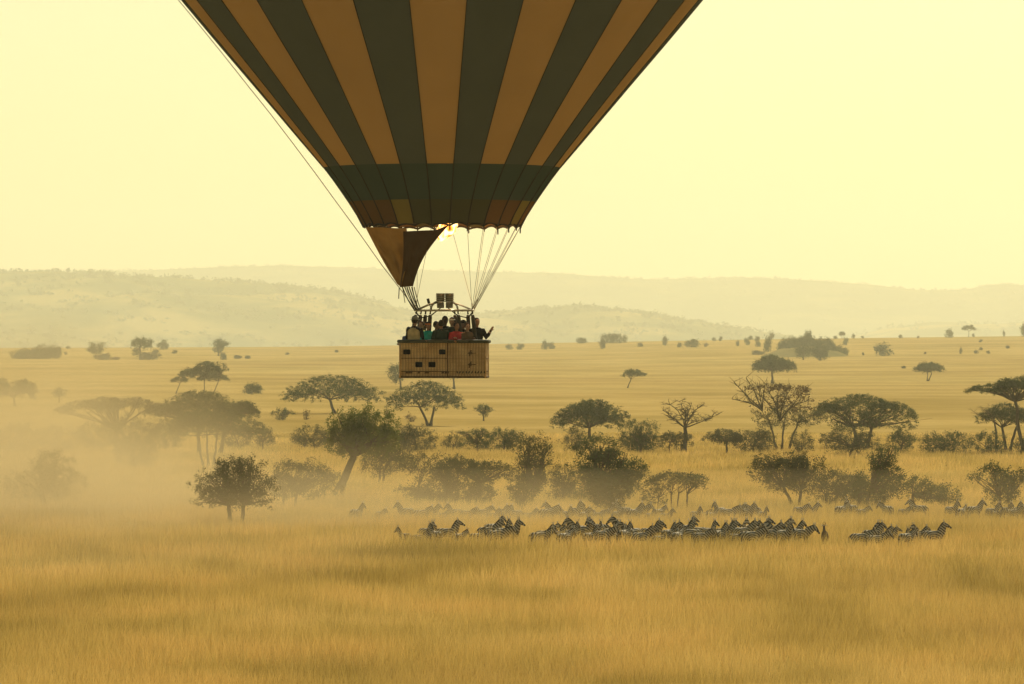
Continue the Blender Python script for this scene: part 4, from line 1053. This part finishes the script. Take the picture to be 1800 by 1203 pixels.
# ---- scoop: two fabric panels hanging from the left of the mouth, gathered above the frame
def scoop_panel(name, top_pts, bot_pts, sag, material, folds, seed):
    nu, nv = len(top_pts) - 1, 14
    vs, fs = [], []
    rr = random.Random(seed)
    for j in range(nv + 1):
        v = j / nv
        for i in range(nu + 1):
            u = i / nu
            p = top_pts[i].lerp(bot_pts[i], v)
            p = p + sag(u, v) + Vector((0, -1, 0)) * folds * (math.sin(u * 13 + v * 6 + seed) + 0.6 * math.sin(u * 29 - v * 9)) * v * (1 - v) * 2.2
            vs.append(p)
    w = nu + 1
    for j in range(nv):
        for i in range(nu):
            a = j * w + i; fs.append((a, a + w, a + w + 1, a + 1))
    mb = MB(); mb.add(vs, fs)
    return mb.build(name, material, balloon, BASE, smooth=True)
def mouth(th, py): return Vector((AX + 2.50 * math.sin(th), BD - 2.50 * math.cos(th), bz(py)))
n = 28
thA = np.linspace(R(-96), R(-26), n + 1); thB = np.linspace(R(-29), R(6.5), n + 1)
topA = [mouth(t, 398 + 7 * (i / n)) for i, t in enumerate(thA)]
botA = [Vector((bxw(699 + 8 * i / n), BD - 0.5 - 0.55 * i / n, bz(500 + 6 * (i / n)))) for i in range(n + 1)]
sagA = lambda u, v: Vector((0.10 * math.sin(math.pi * v) * u - 0.05 * math.sin(math.pi * v) * (1 - u), -0.12 * math.sin(math.pi * v), 0))
scoop_panel('scoop_side_panel', topA, botA, sagA, M_SCOOP_A, 0.17, 2)['label'] = 'lighter brown creased side of the scoop'
topB = [mouth(t, 410 - 3 * (i / n) - 9 * max(0, (i / n) - 0.72) / 0.28) for i, t in enumerate(thB)]
botB = [Vector((bxw(704 + 23 * i / n), BD - 1.05 + 0.25 * i / n, bz(506 - 2 * i / n))) for i in range(n + 1)]
sagB = lambda u, v: Vector((-0.20 * math.sin(math.pi * v) ** 1.0 * u + 0.06 * math.sin(math.pi * v) * (1 - u), -0.15 * math.sin(math.pi * v), 0))
scoop_panel('scoop_front_panel', topB, botB, sagB, M_SCOOP_B, 0.05, 3)['label'] = 'dark shaded front of the scoop'

# ---- cables, ropes
def cable(a, b, r=0.009, mt=None, sag=0.0, name='cable'):
    mb = MB(); a, b = Vector(a), Vector(b)
    mb.tube([a.lerp(b, t) + Vector((0, 0, -sag * math.sin(math.pi * t))) for t in np.linspace(0, 1, 7 if sag else 2)], r, 5)
    return mb.build(name, mt or M_CABLE, balloon, BASE)
for g in range(0, NG):
    th = -dth / 2 + g * dth
    if -R(112) < (th if th < math.pi else th - 2 * math.pi) < R(-8): continue       # the scoop hangs there
    top = env(th, 3.74)
    if g % 2 == 0 or abs(math.sin(th)) > 0.5:
        tgt = min(fcorn, key=lambda c: (c - top).length)
        cable(top, tgt, 0.0075)
    tab = MB(); tab.tube([top + Vector((0, 0, 0.06)), top + Vector((0, 0, -0.10 - 0.05 * (g % 3)))], 0.024, 6)
    tab.build('cable_tab', M_TAPE, balloon, BASE)
lfc = sorted(fcorn, key=lambda c: c.x)[:2]
for i in range(6):
    a = Vector((bxw(708 + 4 * i), BD - 0.8 + 0.15 * i, bz(505)))
    cable(a, lfc[i % 2] + Vector((0.07 * (i // 2), 0, 0)), 0.015 if i % 2 else 0.02, M_TAPE, 0.06, 'scoop_rope')
cable((bxw(703), BD - 0.9, bz(506)), (bxw(702), BD - 0.9, bz(526)), 0.016, M_TAPE, 0, 'loose_strap')
cable((bxw(709), BD - 0.9, bz(507)), (bxw(713), BD - 0.9, bz(533)), 0.012, M_TAPE, 0, 'loose_strap')
rp = MB()
rp.tube([Vector((bxw(x), BD - 0.4, bz(y))) for x, y in ((240, -84), (279, -39), (319, 6.7), (358, 53.7), (397, 101.8), (436, 151), (476, 201), (515, 252), (554, 304), (593, 357.5), (633, 411.7), (672, 467), (706, 511), (731, 545))], 0.013, 5)
rp.build('crown_rope', M_ROPE, balloon, BASE)

# ---- basket
def wicker_material(name='wicker', co='UV', zdir='Y', k=1.0):
    m, nt, b = mat(name, 0.75, 0.25)
    tc = nt.nodes.new('ShaderNodeTexCoord')
    def wave(vec_axis, scale, dist):
        w = nt.nodes.new('ShaderNodeTexWave'); w.wave_type = 'BANDS'; w.bands_direction = vec_axis
        w.inputs['Scale'].default_value = scale; w.inputs['Distortion'].default_value = dist; w.inputs['Detail'].default_value = 2
        nt.links.new(tc.outputs[co], w.inputs['Vector']); return w
    wz = wave(zdir, 7.0, 2.0); wx = wave('X', 3.4, 1.6)
    nz = nt.nodes.new('ShaderNodeTexNoise'); nz.inputs['Scale'].default_value = 2.4; nz.inputs['Detail'].default_value = 5
    nt.links.new(tc.outputs[co], nz.inputs['Vector'])
    r = nt.nodes.new('ShaderNodeValToRGB'); e = r.color_ramp.elements
    e[0].position, e[0].color = 0.3, (0.42 * k, 0.25 * k, 0.105 * k, 1); e[1].position, e[1].color = 0.7, (0.66 * k, 0.44 * k, 0.21 * k, 1)
    nt.links.new(nz.outputs['Fac'], r.inputs['Fac'])
    mx = nt.nodes.new('ShaderNodeMath'); mx.operation = 'MULTIPLY'
    nt.links.new(wz.outputs['Fac'], mx.inputs[0]); nt.links.new(wx.outputs['Fac'], mx.inputs[1])
    mr = nt.nodes.new('ShaderNodeMapRange'); mr.inputs[3].default_value = 0.68; mr.inputs[4].default_value = 1.38
    nt.links.new(mx.outputs[0], mr.inputs[0])
    mm = nt.nodes.new('ShaderNodeMix'); mm.data_type = 'RGBA'; mm.blend_type = 'MULTIPLY'; mm.inputs['Factor'].default_value = 1.0
    nt.links.new(r.outputs['Color'], mm.inputs[6]); nt.links.new(mr.outputs[0], mm.inputs[7])
    nt.links.new(mm.outputs[2], b.inputs['Base Color'])
    bp = nt.nodes.new('ShaderNodeBump'); bp.inputs['Strength'].default_value = 0.7; bp.inputs['Distance'].default_value = 0.02
    nt.links.new(mx.outputs[0], bp.inputs['Height']); nt.links.new(bp.outputs['Normal'], b.inputs['Normal'])
    return m
M_WICK = wicker_material()
M_WICK2 = wicker_material('wicker_darker', 'Object', 'Z', 0.86)
M_RIM = plain('rim_leather', (0.055, 0.058, 0.040), 0.7)
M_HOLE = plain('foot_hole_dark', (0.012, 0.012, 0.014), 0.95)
M_LINE = plain('basket_rope_dark', (0.11, 0.07, 0.035), 0.9, var=0.4, scale=12)
M_SUEDE = plain('basket_suede', (0.47, 0.30, 0.145), 0.9, var=0.35, scale=4)
ZB0, ZB1 = bz(664), bz(601)
HB = ZB1 - ZB0
def wall(o, du, L, holes, inward):
    """wall panel from o along du with rectangular holes given as (u0, u1, v0, v1); returns quads with uv"""
    us = sorted({0.0, L} | {h[0] for h in holes} | {h[1] for h in holes} | set(np.linspace(0, L, 9)))
    vs_ = sorted({0.0, HB} | {h[2] for h in holes} | {h[3] for h in holes})
    V, F, UV = [], [], []
    for i in range(len(us) - 1):
        for j in range(len(vs_) - 1):
            uc, vc = (us[i] + us[i + 1]) / 2, (vs_[j] + vs_[j + 1]) / 2
            if any(h[0] < uc < h[1] and h[2] < vc < h[3] for h in holes): continue
            q = [(us[i], vs_[j]), (us[i + 1], vs_[j]), (us[i + 1], vs_[j + 1]), (us[i], vs_[j + 1])]
            for layer in (0.0, 0.045):
                k = len(V)
                for u, v in q:
                    V.append(o + du * u + Vector((0, 0, v)) + inward * layer); UV.append((u, v))
                F.append((k, k + 1, k + 2, k + 3))
    return V, F, UV
def px_hole(px, py, w, h, L, face):
    """foot hole on the left face from its photo pixel"""
    u = (CORNER.x - bxw(px)) / math.cos(PHI)
    v = bz(py) - ZB0
    return (u - w / 2 / math.cos(PHI) / PM_, u + w / 2 / math.cos(PHI) / PM_, v - h / 2 / PM_, v + h / 2 / PM_)
holesL = [px_hole(716, 619, 11, 7.5, BL, 0), px_hole(778, 619, 10, 7.5, BL, 0), px_hole(737, 641, 11, 8, BL, 0), px_hole(760, 641, 11, 8, BL, 0)]
o0 = Vector((CORNER.x, CORNER.y, ZB0))
V, F, UV = [], [], []
for o, du, L, hs, inn in ((o0, ea, BL, holesL, eb), (o0, eb, BW, [], ea), (o0 + eb * BW, ea, BL, [], -eb), (o0 + ea * BL, eb, BW, [], -ea)):
    v, f, uv = wall(o, du, L, hs, inn)
    k = len(V); V += v; UV += uv; F += [tuple(i + k for i in q) for q in f]
k = len(V); V += [o0 + Vector((0, 0, 0.05)), o0 + ea * BL + Vector((0, 0, 0.05)), o0 + ea * BL + eb * BW + Vector((0, 0, 0.05)), o0 + eb * BW + Vector((0, 0, 0.05))]
UV += [(0, 0), (2.6, 0), (2.6, 1.6), (0, 1.6)]; F.append((k, k + 1, k + 2, k + 3))
me = bpy.data.meshes.new('basket'); me.from_pydata([tuple(p - BASE) for p in V], [], F); me.materials.append(M_WICK)
uvl = me.uv_layers.new(name='UVMap')
for lp in me.loops: uvl.data[lp.index].uv = UV[lp.vertex_index]
me.update()
basket = link('basket', me, balloon)
def bpart(mb, name, m, smooth=True): return mb.build(name, m, basket, BASE, smooth=smooth)
ring = [o0, o0 + ea * BL, o0 + ea * BL + eb * BW, o0 + eb * BW]
def loop_at(z, out):
    c = (ring[0] + ring[2]) / 2
    pts = []
    for i in range(4):
        a, b = ring[i], ring[(i + 1) % 4]
        for t in np.linspace(0.03, 0.97, 6):
            p = a.lerp(b, t); n_ = (p - c); 
            pts.append(p)
    res = []
    for p in pts:
        d_ = Vector((p.x - c.x, p.y - c.y, 0)); l = d_.length
        res.append(Vector((p.x + d_.x / l * out, p.y + d_.y / l * out, z)))
    return res + [res[0], res[1]]
b = MB(); b.tube(loop_at(ZB1 + 0.01, 0.05), (0.058), 8); bpart(b, 'rim', M_RIM)
for py in (630, 653):
    b = MB(); b.tube(loop_at(bz(py), 0.012), 0.014, 6); bpart(b, 'rope_band', M_LINE)
b = MB(); b.tube(loop_at(bz(663), 0.012), (0.035), 6); bpart(b, 'base_skid', M_LINE)
for p in ring:
    b = MB(); b.tube([Vector((p.x, p.y, ZB0)), Vector((p.x, p.y, ZB1))], 0.028, 8); bpart(b, 'corner_post', M_SUEDE)
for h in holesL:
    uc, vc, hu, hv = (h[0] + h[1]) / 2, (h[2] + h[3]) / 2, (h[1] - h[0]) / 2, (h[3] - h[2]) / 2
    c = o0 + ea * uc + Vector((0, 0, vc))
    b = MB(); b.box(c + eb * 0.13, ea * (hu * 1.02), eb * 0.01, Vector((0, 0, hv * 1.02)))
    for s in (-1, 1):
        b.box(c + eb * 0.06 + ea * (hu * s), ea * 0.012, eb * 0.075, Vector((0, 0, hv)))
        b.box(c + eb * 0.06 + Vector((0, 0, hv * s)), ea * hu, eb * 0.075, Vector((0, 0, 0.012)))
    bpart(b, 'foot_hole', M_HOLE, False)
rb = random.Random(8)
def fu(px): return (CORNER.x - bxw(px)) / math.cos(PHI)
for py in (621, 641):                                  # buckled straps on the right half of the front
    c = o0 + ea * fu(827) + Vector((0, 0, bz(py) - ZB0)) - eb * 0.02
    b = MB(); b.box(c + ea * -0.05, ea * 0.13, eb * 0.010, Vector((0.02, 0, 0.012))); b.box(c - eb * 0.004, ea * 0.02, eb * 0.012, Vector((0.03, 0, 0.10))); b.box(c - eb * 0.01, ea * 0.05, eb * 0.012, Vector((0, 0, 0.04)))
    bpart(b, 'strap', M_LINE, False)
for i in range(10):                                    # lashings along the lower rope
    c = o0 + ea * fu(804 + 5.3 * i) + Vector((0, 0, bz(654) - ZB0)) - eb * 0.02
    b = MB(); b.tube([c + Vector((0, 0, 0.03)), c - eb * 0.012 + Vector((0, 0, -0.01)), c + ea * (0.03 if i % 3 else -0.03) + Vector((0, 0, -0.045))], [0.014, 0.022, 0.012], 6); bpart(b, 'lashing', M_RIM)
for i, px in enumerate((716, 722, 737, 751, 779, 786)):
    c = o0 + ea * fu(px) + Vector((0, 0, bz(655) - ZB0)) - eb * 0.02
    b = MB(); b.box(c, ea * (0.04 + 0.03 * (i % 2)), eb * 0.01, Vector((0.01, 0, 0.03))); bpart(b, 'lashing', M_LINE, False)
b = MB(); c = o0 + ea * fu(821) + Vector((0, 0, HB * 0.5)) - eb * 0.012
b.box(c, ea * (33 / PM_), eb * 0.010, Vector((0, 0, HB * 0.47))); so = bpart(b, 'woven_panel', M_WICK2, False); so['label'] = 'slightly darker woven panel on the right of the front'
b = MB(); c = o0 + ea * fu(787.5) + Vector((0, 0, HB * 0.5)) - eb * 0.018
b.box(c, ea * 0.018, eb * 0.014, Vector((0, 0, HB * 0.49))); bpart(b, 'seam_strip', M_LINE, False)
for px in (730, 758):
    c = o0 + ea * fu(px) + Vector((0, 0, HB - 0.16)) - eb * 0.03
    b = MB(); b.tube([c - ea * 0.10, c - ea * 0.06 - eb * 0.03, c + ea * 0.06 - eb * 0.03, c + ea * 0.10], 0.014, 6)
    bpart(b, 'rope_handle', M_SUEDE)
# padded uprights between the basket rim and the burner frame
M_PAD = plain('upright_padding', (0.060, 0.050, 0.036), 0.8)
UPR = [(733, 712, -1), (757, 750, -1), (740, 724, 1), (748, 738, 1), (830, 843, -1), (805, 817, -1), (822, 828, 1), (799, 803, 1)]
for tp_, bt_, side in UPR:
    t = Vector((bxw(tp_), BC.y + 0.42 * side, FRZ)); q = Vector((bxw(bt_), BC.y + 0.30 * side, ZB0 + 0.06))
    b = MB(); b.tube([t + Vector((0, 0, -0.02)), t.lerp(q, 0.06)], 0.025, 8); b.tube([t.lerp(q, 0.07), t.lerp(q, 0.12), t.lerp(q, 0.9), t.lerp(q, 1.0)], [0.05, 0.066, 0.070, 0.06], 9)
    b.build('upright', M_PAD, balloon, BASE, smooth=True)

# ------------------------------------------------------------------ the passengers
SKIN = [plain('skin_light', (0.42, 0.25, 0.16), 0.6, 0.3), plain('skin_tan', (0.30, 0.16, 0.095), 0.6, 0.3), plain('skin_dark', (0.10, 0.055, 0.035), 0.6, 0.3)]
HAIR = {'dark': plain('hair_dark', (0.022, 0.016, 0.012), 0.7), 'brown': plain('hair_brown', (0.07, 0.04, 0.022), 0.7)}
CLOTH = {k: plain('cloth_' + k, c, 0.95, 0.05, var=0.18, scale=9) for k, c in dict(
    tan=(0.50, 0.36, 0.17), black=(0.022, 0.022, 0.022), teal=(0.03, 0.38, 0.28), lime=(0.38, 0.42, 0.08), cream=(0.48, 0.40, 0.25), green=(0.035, 0.05, 0.038), red=(0.50, 0.045, 0.045),
    grey=(0.30, 0.28, 0.22), brown=(0.17, 0.11, 0.065), orange=(0.65, 0.20, 0.05), white=(0.7, 0.66, 0.55), blue=(0.07, 0.10, 0.18), trousers=(0.06, 0.055, 0.045)).items()}

def person(label, px, top_py, q, yaw, torso, sleeves, skin, hair='dark', hat=None, pose='rest', lean=0.0, vest=None):
    """px: head position in the photo; q 0..1 near..far inside the basket; yaw 0 faces the viewer"""
    xo = bxw(px) - CORNER.x
    best = []
    for t in np.linspace(0.16, 0.84, 60):
        s = (BW * math.sin(PHI) * t - xo) / (BL * math.cos(PHI))
        if 0.09 <= s <= 0.91: best.append((s, t))
    if not best:
        s = 0.09 if xo > 0 else 0.91; best = [(s, 0.36)]
    best.sort(key=lambda e: (ea * BL * e[0] + eb * BW * e[1]).y)
    s, t = best[int(q * (len(best) - 1))]
    floor = ZB0 + 0.055
    t = 0.10 + 0.8 * (t - 0.16) / 0.68
    pos = o0 + ea * (BL * s) + eb * (BW * t); pos.z = floor
    H = bz(top_py) - floor
    k = min(1.1, max(0.90, H / 1.75))
    mb = MB(); sd = Vector((0, 1, 0))
    # torso and neck (faces -y), tags: 0 torso, 1 sleeves, 2 trousers, 3 skin, 4 dark
    def ring_tube(zr, tg, n=14):
        mb.tube([(0, -lean * max(0, z - 0.95), z) for z, a, b in zr], [(a, b) for z, a, b in zr], n, tg=tg, flat=Vector((1, 0, 0)))
    ring_tube([(0.86, 0.18, 0.13), (0.95, 0.20, 0.145), (1.08, 0.195, 0.145), (1.22, 0.205, 0.15), (1.34, 0.215, 0.145), (1.42, 0.20, 0.115), (1.475, 0.10, 0.08)], 0)
    hy = -lean * 0.6
    mb.tube([(0, hy + 0.01, 1.44), (0, hy, 1.50), (0, hy - 0.01, 1.56)], [0.058, 0.054, 0.052], 10, tg=3)
    mb.ball((0, hy - 0.015, 1.635), (0.082, 0.10, 0.116), 14, 10, tg=3)
    mb.ball((0, hy - 0.045, 1.575), (0.052, 0.058, 0.05), 10, 7, tg=3)
    mb.tube([(0, hy - 0.10, 1.655), (0, hy - 0.125, 1.615), (0, hy - 0.112, 1.607)], [0.010, 0.017, 0.010], 7, tg=3)
    for sx in (-1, 1):
        mb.ball((0.08 * sx, hy, 1.63), (0.012, 0.022, 0.032), 8, 6, tg=3)
        mb.tube([(0.09 * sx, 0, 0.93), (0.10 * sx, -0.01, 0.70), (0.10 * sx, -0.01, 0.48), (0.10 * sx, 0.02, 0.26), (0.10 * sx, 0.02, 0.08)], [0.095, 0.08, 0.06, 0.055, 0.042], 10, tg=2)
        mb.tube([(0.10 * sx, 0.05, 0.035), (0.105 * sx, -0.05, 0.04), (0.11 * sx, -0.16, 0.03)], [0.035, 0.042, 0.03], 8, tg=4)
        sh = Vector((0.20 * sx, -lean * 0.45, 1.39))
        if pose == 'wave' and sx == 1:
            el = sh + Vector((0.10, -0.06, -0.24)); wr = el + Vector((0.12, -0.04, 0.22))
        elif pose == 'lift' and sx == 1:
            el = sh + Vector((0.12, -0.16, -0.18)); wr = el + Vector((-0.06, -0.10, 0.20))
        else:
            el = sh + Vector((0.06 * sx, -0.02, -0.27)); wr = el + Vector((-0.03 * sx, -0.21, 0.02))
        mb.tube([sh + Vector((-0.05 * sx, 0, -0.01)), sh, sh.lerp(el, 0.5), el, el.lerp(wr, 0.4), wr], [0.075, 0.08, 0.072, 0.062, 0.056, 0.042], 10, tg=1)
        hdv = (wr - el).normalized(); a = hdv.cross(Vector((0.3, 1, 0.2))).normalized(); nrm = hdv.cross(a)
        palm = wr + hdv * 0.055
        mb.tube([wr - hdv * 0.01, palm, palm + hdv * 0.045], [(0.027, 0.02), (0.042, 0.02), (0.038, 0.018)], 8, tg=3, flat=a)
        for i, L in enumerate((0.068, 0.078, 0.072, 0.055)):
            f0_ = palm + hdv * 0.03 + a * (-0.03 + 0.02 * i)
            mb.tube([f0_, f0_ + hdv * L * 0.55 + nrm * 0.006, f0_ + hdv * L + nrm * 0.022], [0.0105, 0.0095, 0.008], 6, tg=3)
        t0_ = palm - a * 0.03 - hdv * 0.015
        mb.tube([t0_, t0_ - a * 0.03 + hdv * 0.03, t0_ - a * 0.035 + hdv * 0.06], [0.014, 0.012, 0.009], 6, tg=3)
    body = remeshed(mb, 'body', [CLOTH[torso], CLOTH[sleeves], CLOTH['trousers'], SKIN[skin], CLOTH['black']], 0.011, 2, 0.4)
    root = empty('person', pos, label, 'person')
    root.rotation_euler.z = yaw; root.scale = (k,) * 3
    link('body', body, root)
    hc = Vector((0, hy - 0.005, 1.65))
    h = MB(); h.ball(hc + Vector((0, 0.018, 0.012)), (0.095, 0.104, 0.118), 14, 10)
    h.v = [(x, y if not (y < hy - 0.055 and z < 1.70) else hy - 0.055, max(z, 1.57)) for x, y, z in h.v]
    h.build('hair', HAIR[hair], root, smooth=True)
    e = MB()
    for sx in (-1, 1): e.ball((0.032 * sx, hy - 0.098, 1.645), 0.011, 7, 5)
    e.build('eyes', CLOTH['black'], root, smooth=True)
    if hat:
        kind, colr = hat
        t = MB()
        if kind == 'cap':
            t.ball(hc + Vector((0, 0.01, 0.05)), (0.098, 0.112, 0.085), 14, 8); t.v = [(x, y, max(z, 1.675)) for x, y, z in t.v]
            t.tube([(0, hy - 0.09, 1.685), (0, hy - 0.15, 1.68), (0, hy - 0.185, 1.672)], [(0.08, 0.012), (0.075, 0.008), (0.03, 0.006)], 10, flat=Vector((1, 0, 0)))
        elif kind == 'hat':
            t.ball(hc + Vector((0, 0.0, 0.06)), (0.10, 0.115, 0.095), 14, 8); t.v = [(x, y, max(z, 1.68)) for x, y, z in t.v]
            t.tube([(0, hy, 1.676), (0, hy, 1.688)], [(0.15, 0.165), (0.145, 0.16)], 18, flat=Vector((1, 0, 0)))
        else:                                          # headband or visor strip
            t.tube([(0, hy, 1.675), (0, hy, 1.71)], [(0.093, 0.112), (0.092, 0.110)], 18, flat=Vector((1, 0, 0)))
        t.build(kind if kind != 'band' else 'headband', CLOTH[colr], root, smooth=True)
    if vest:
        t = MB(); t.tube([(0, -lean * max(0, z - 0.95), z) for z in (0.95, 1.08, 1.22, 1.34, 1.43)], [(0.208, 0.155), (0.21, 0.16), (0.22, 0.165), (0.222, 0.16), (0.15, 0.12)], 16, flat=Vector((1, 0, 0)))
        t.build('vest', CLOTH[vest], root, smooth=True)
    return root
P = math.pi
person('person in a blue top, mostly hidden at the left end of the basket', 709, 576, 0.7, R(-40), 'blue', 'blue', 1, pose='rest', lean=0.03)
person('person in tan vest and grey hat, seen from behind at the basket left', 729, 558, 0.1, P - 0.5, 'black', 'black', 1, 'dark', ('hat', 'grey'), 'rest', 0.05, 'tan')
person('person in a yellow-green top behind the tan vest', 741, 566, 0.45, R(-30), 'lime', 'lime', 0, 'brown')
person('person in teal jacket with an orange headband', 753, 567, 0.15, R(25), 'teal', 'teal', 1, 'dark', ('band', 'orange'))
person('person in a cream top between the teal and dark green jackets', 767, 566, 0.5, R(60), 'cream', 'cream', 1, 'dark')
person('tall dark-clothed person standing highest at the basket centre', 782, 554, 0.75, R(15), 'black', 'black', 2, 'dark')
person('person in dark green jacket at the centre front of the basket', 776, 564, 0.02, R(190), 'green', 'green', 1, 'dark')
person('dark-haired person with a white headband right of the centre', 795, 559, 0.25, R(-20), 'green', 'black', 0, 'dark', ('band', 'white'))
person('person in a bright red jacket right of centre', 803, 568, 0.1, R(30), 'red', 'red', 1, 'dark')
person('person in a dark cap and jacket behind the red jacket', 814, 564, 0.6, R(-35), 'black', 'black', 1, 'dark', ('cap', 'black'))
person('person in a brown top near the right end of the basket', 822, 569, 0.2, R(20), 'brown', 'brown', 0, 'brown')
person('dark-jacketed person at the right end raising an arm', 838, 560, 0.5, R(25), 'black', 'black', 0, 'dark', None, 'wave')

# ------------------------------------------------------------------ dust raised by the herd, and the hazy air
def volume_material(name, color, density, aniso):
    m = bpy.data.materials.new(name); m.use_nodes = True
    nt = m.node_tree; nt.nodes.clear()
    out = nt.nodes.new('ShaderNodeOutputMaterial')
    pv = nt.nodes.new('ShaderNodeVolumePrincipled')
    pv.inputs['Color'].default_value = tuple(color) + (1,)
    pv.inputs['Density'].default_value = density
    pv.inputs['Anisotropy'].default_value = aniso
    nt.links.new(pv.outputs['Volume'], out.inputs['Volume'])
    return m, nt, pv

def build_dust(name, c, r, dens, label):
    """soft-edged rolling dust: an ellipsoid domain, density fading outwards and broken up by noise"""
    m, nt, pv = volume_material(name + '_volume', (0.66, 0.53, 0.30), 0.0, 0.35)
    tc = nt.nodes.new('ShaderNodeTexCoord')
    def math_(op, a, b=None, clamp=False):
        n = nt.nodes.new('ShaderNodeMath'); n.operation = op; n.use_clamp = clamp
        for i, v in enumerate((a, b)):
            if v is None: continue
            if isinstance(v, (int, float)): n.inputs[i].default_value = v
            else: nt.links.new(v, n.inputs[i])
        return n.outputs[0]
    ln = nt.nodes.new('ShaderNodeVectorMath'); ln.operation = 'LENGTH'
    nt.links.new(tc.outputs['Object'], ln.inputs[0])
    fall = math_('SUBTRACT', 1.0, ln.outputs['Value'], True)
    fall = math_('POWER', fall, 1.1)
    mp = nt.nodes.new('ShaderNodeMapping'); mp.inputs['Scale'].default_value = (2.6, 2.0, 2.2)
    nz = nt.nodes.new('ShaderNodeTexNoise'); nz.inputs['Scale'].default_value = 1.0; nz.inputs['Detail'].default_value = 2
    nt.links.new(tc.outputs['Object'], mp.inputs['Vector']); nt.links.new(mp.outputs['Vector'], nz.inputs['Vector'])
    mr = nt.nodes.new('ShaderNodeMapRange'); mr.inputs[1].default_value = 0.3; mr.inputs[2].default_value = 0.7; mr.inputs[3].default_value = 0.25; mr.inputs[4].default_value = 1.6
    nt.links.new(nz.outputs['Fac'], mr.inputs[0])
    d = math_('MULTIPLY', math_('MULTIPLY', fall, mr.outputs[0]), dens)
    nt.links.new(d, pv.inputs['Density'])
    mb = MB(); mb.ball((0, 0, 0), 1.0, 24, 14)
    o = mb.build(name, m)
    o.location = c; o.scale = r
    tag(o, label, 'dust', kind='stuff')
    return o
build_dust('dust_cloud', (-44, 368, 1.0), (29, 80, 17), 0.036, 'thick tan dust cloud drifting at the far left')
build_dust('drifting_dust', (-20, 345, 0.3), (34, 50, 7.5), 0.016, 'thin dust drifting among the trees left of centre')
build_dust('herd_dust', (-4, 331, 0.3), (32, 15, 4.0), 0.018, 'low dust hanging over the left of the rear zebra herd')
build_dust('ground_dust', (-30, 285, 0.0), (32, 55, 5.0), 0.010, 'thin dust spreading low over the near grass at left')
M_VEIL, _, _ = volume_material('dust_veil_volume', (0.66, 0.53, 0.30), 0.0034, 0.35)
vb = MB(); vb.ball((0, 0, 0), 1.0, 40, 20)
veil = vb.build('dust_veil', M_VEIL); veil.location = (12, 338, 0); veil.scale = (95, 30, 4.6)
tag(veil, 'faint dusty veil over the belt of trees behind the herd', 'dust', kind='stuff')

M_HAZE, _, _ = volume_material('haze_air', HAZE_COL, HAZE_DENS, HAZE_G)
hz = MB()
hz.box((0, 9500, 150), (9000, 0, 0), (0, 10500, 0), (0, 0, 420))
haze = hz.build('haze', M_HAZE)
tag(haze, 'pale dusty haze filling the air over the plain', 'haze', kind='stuff')
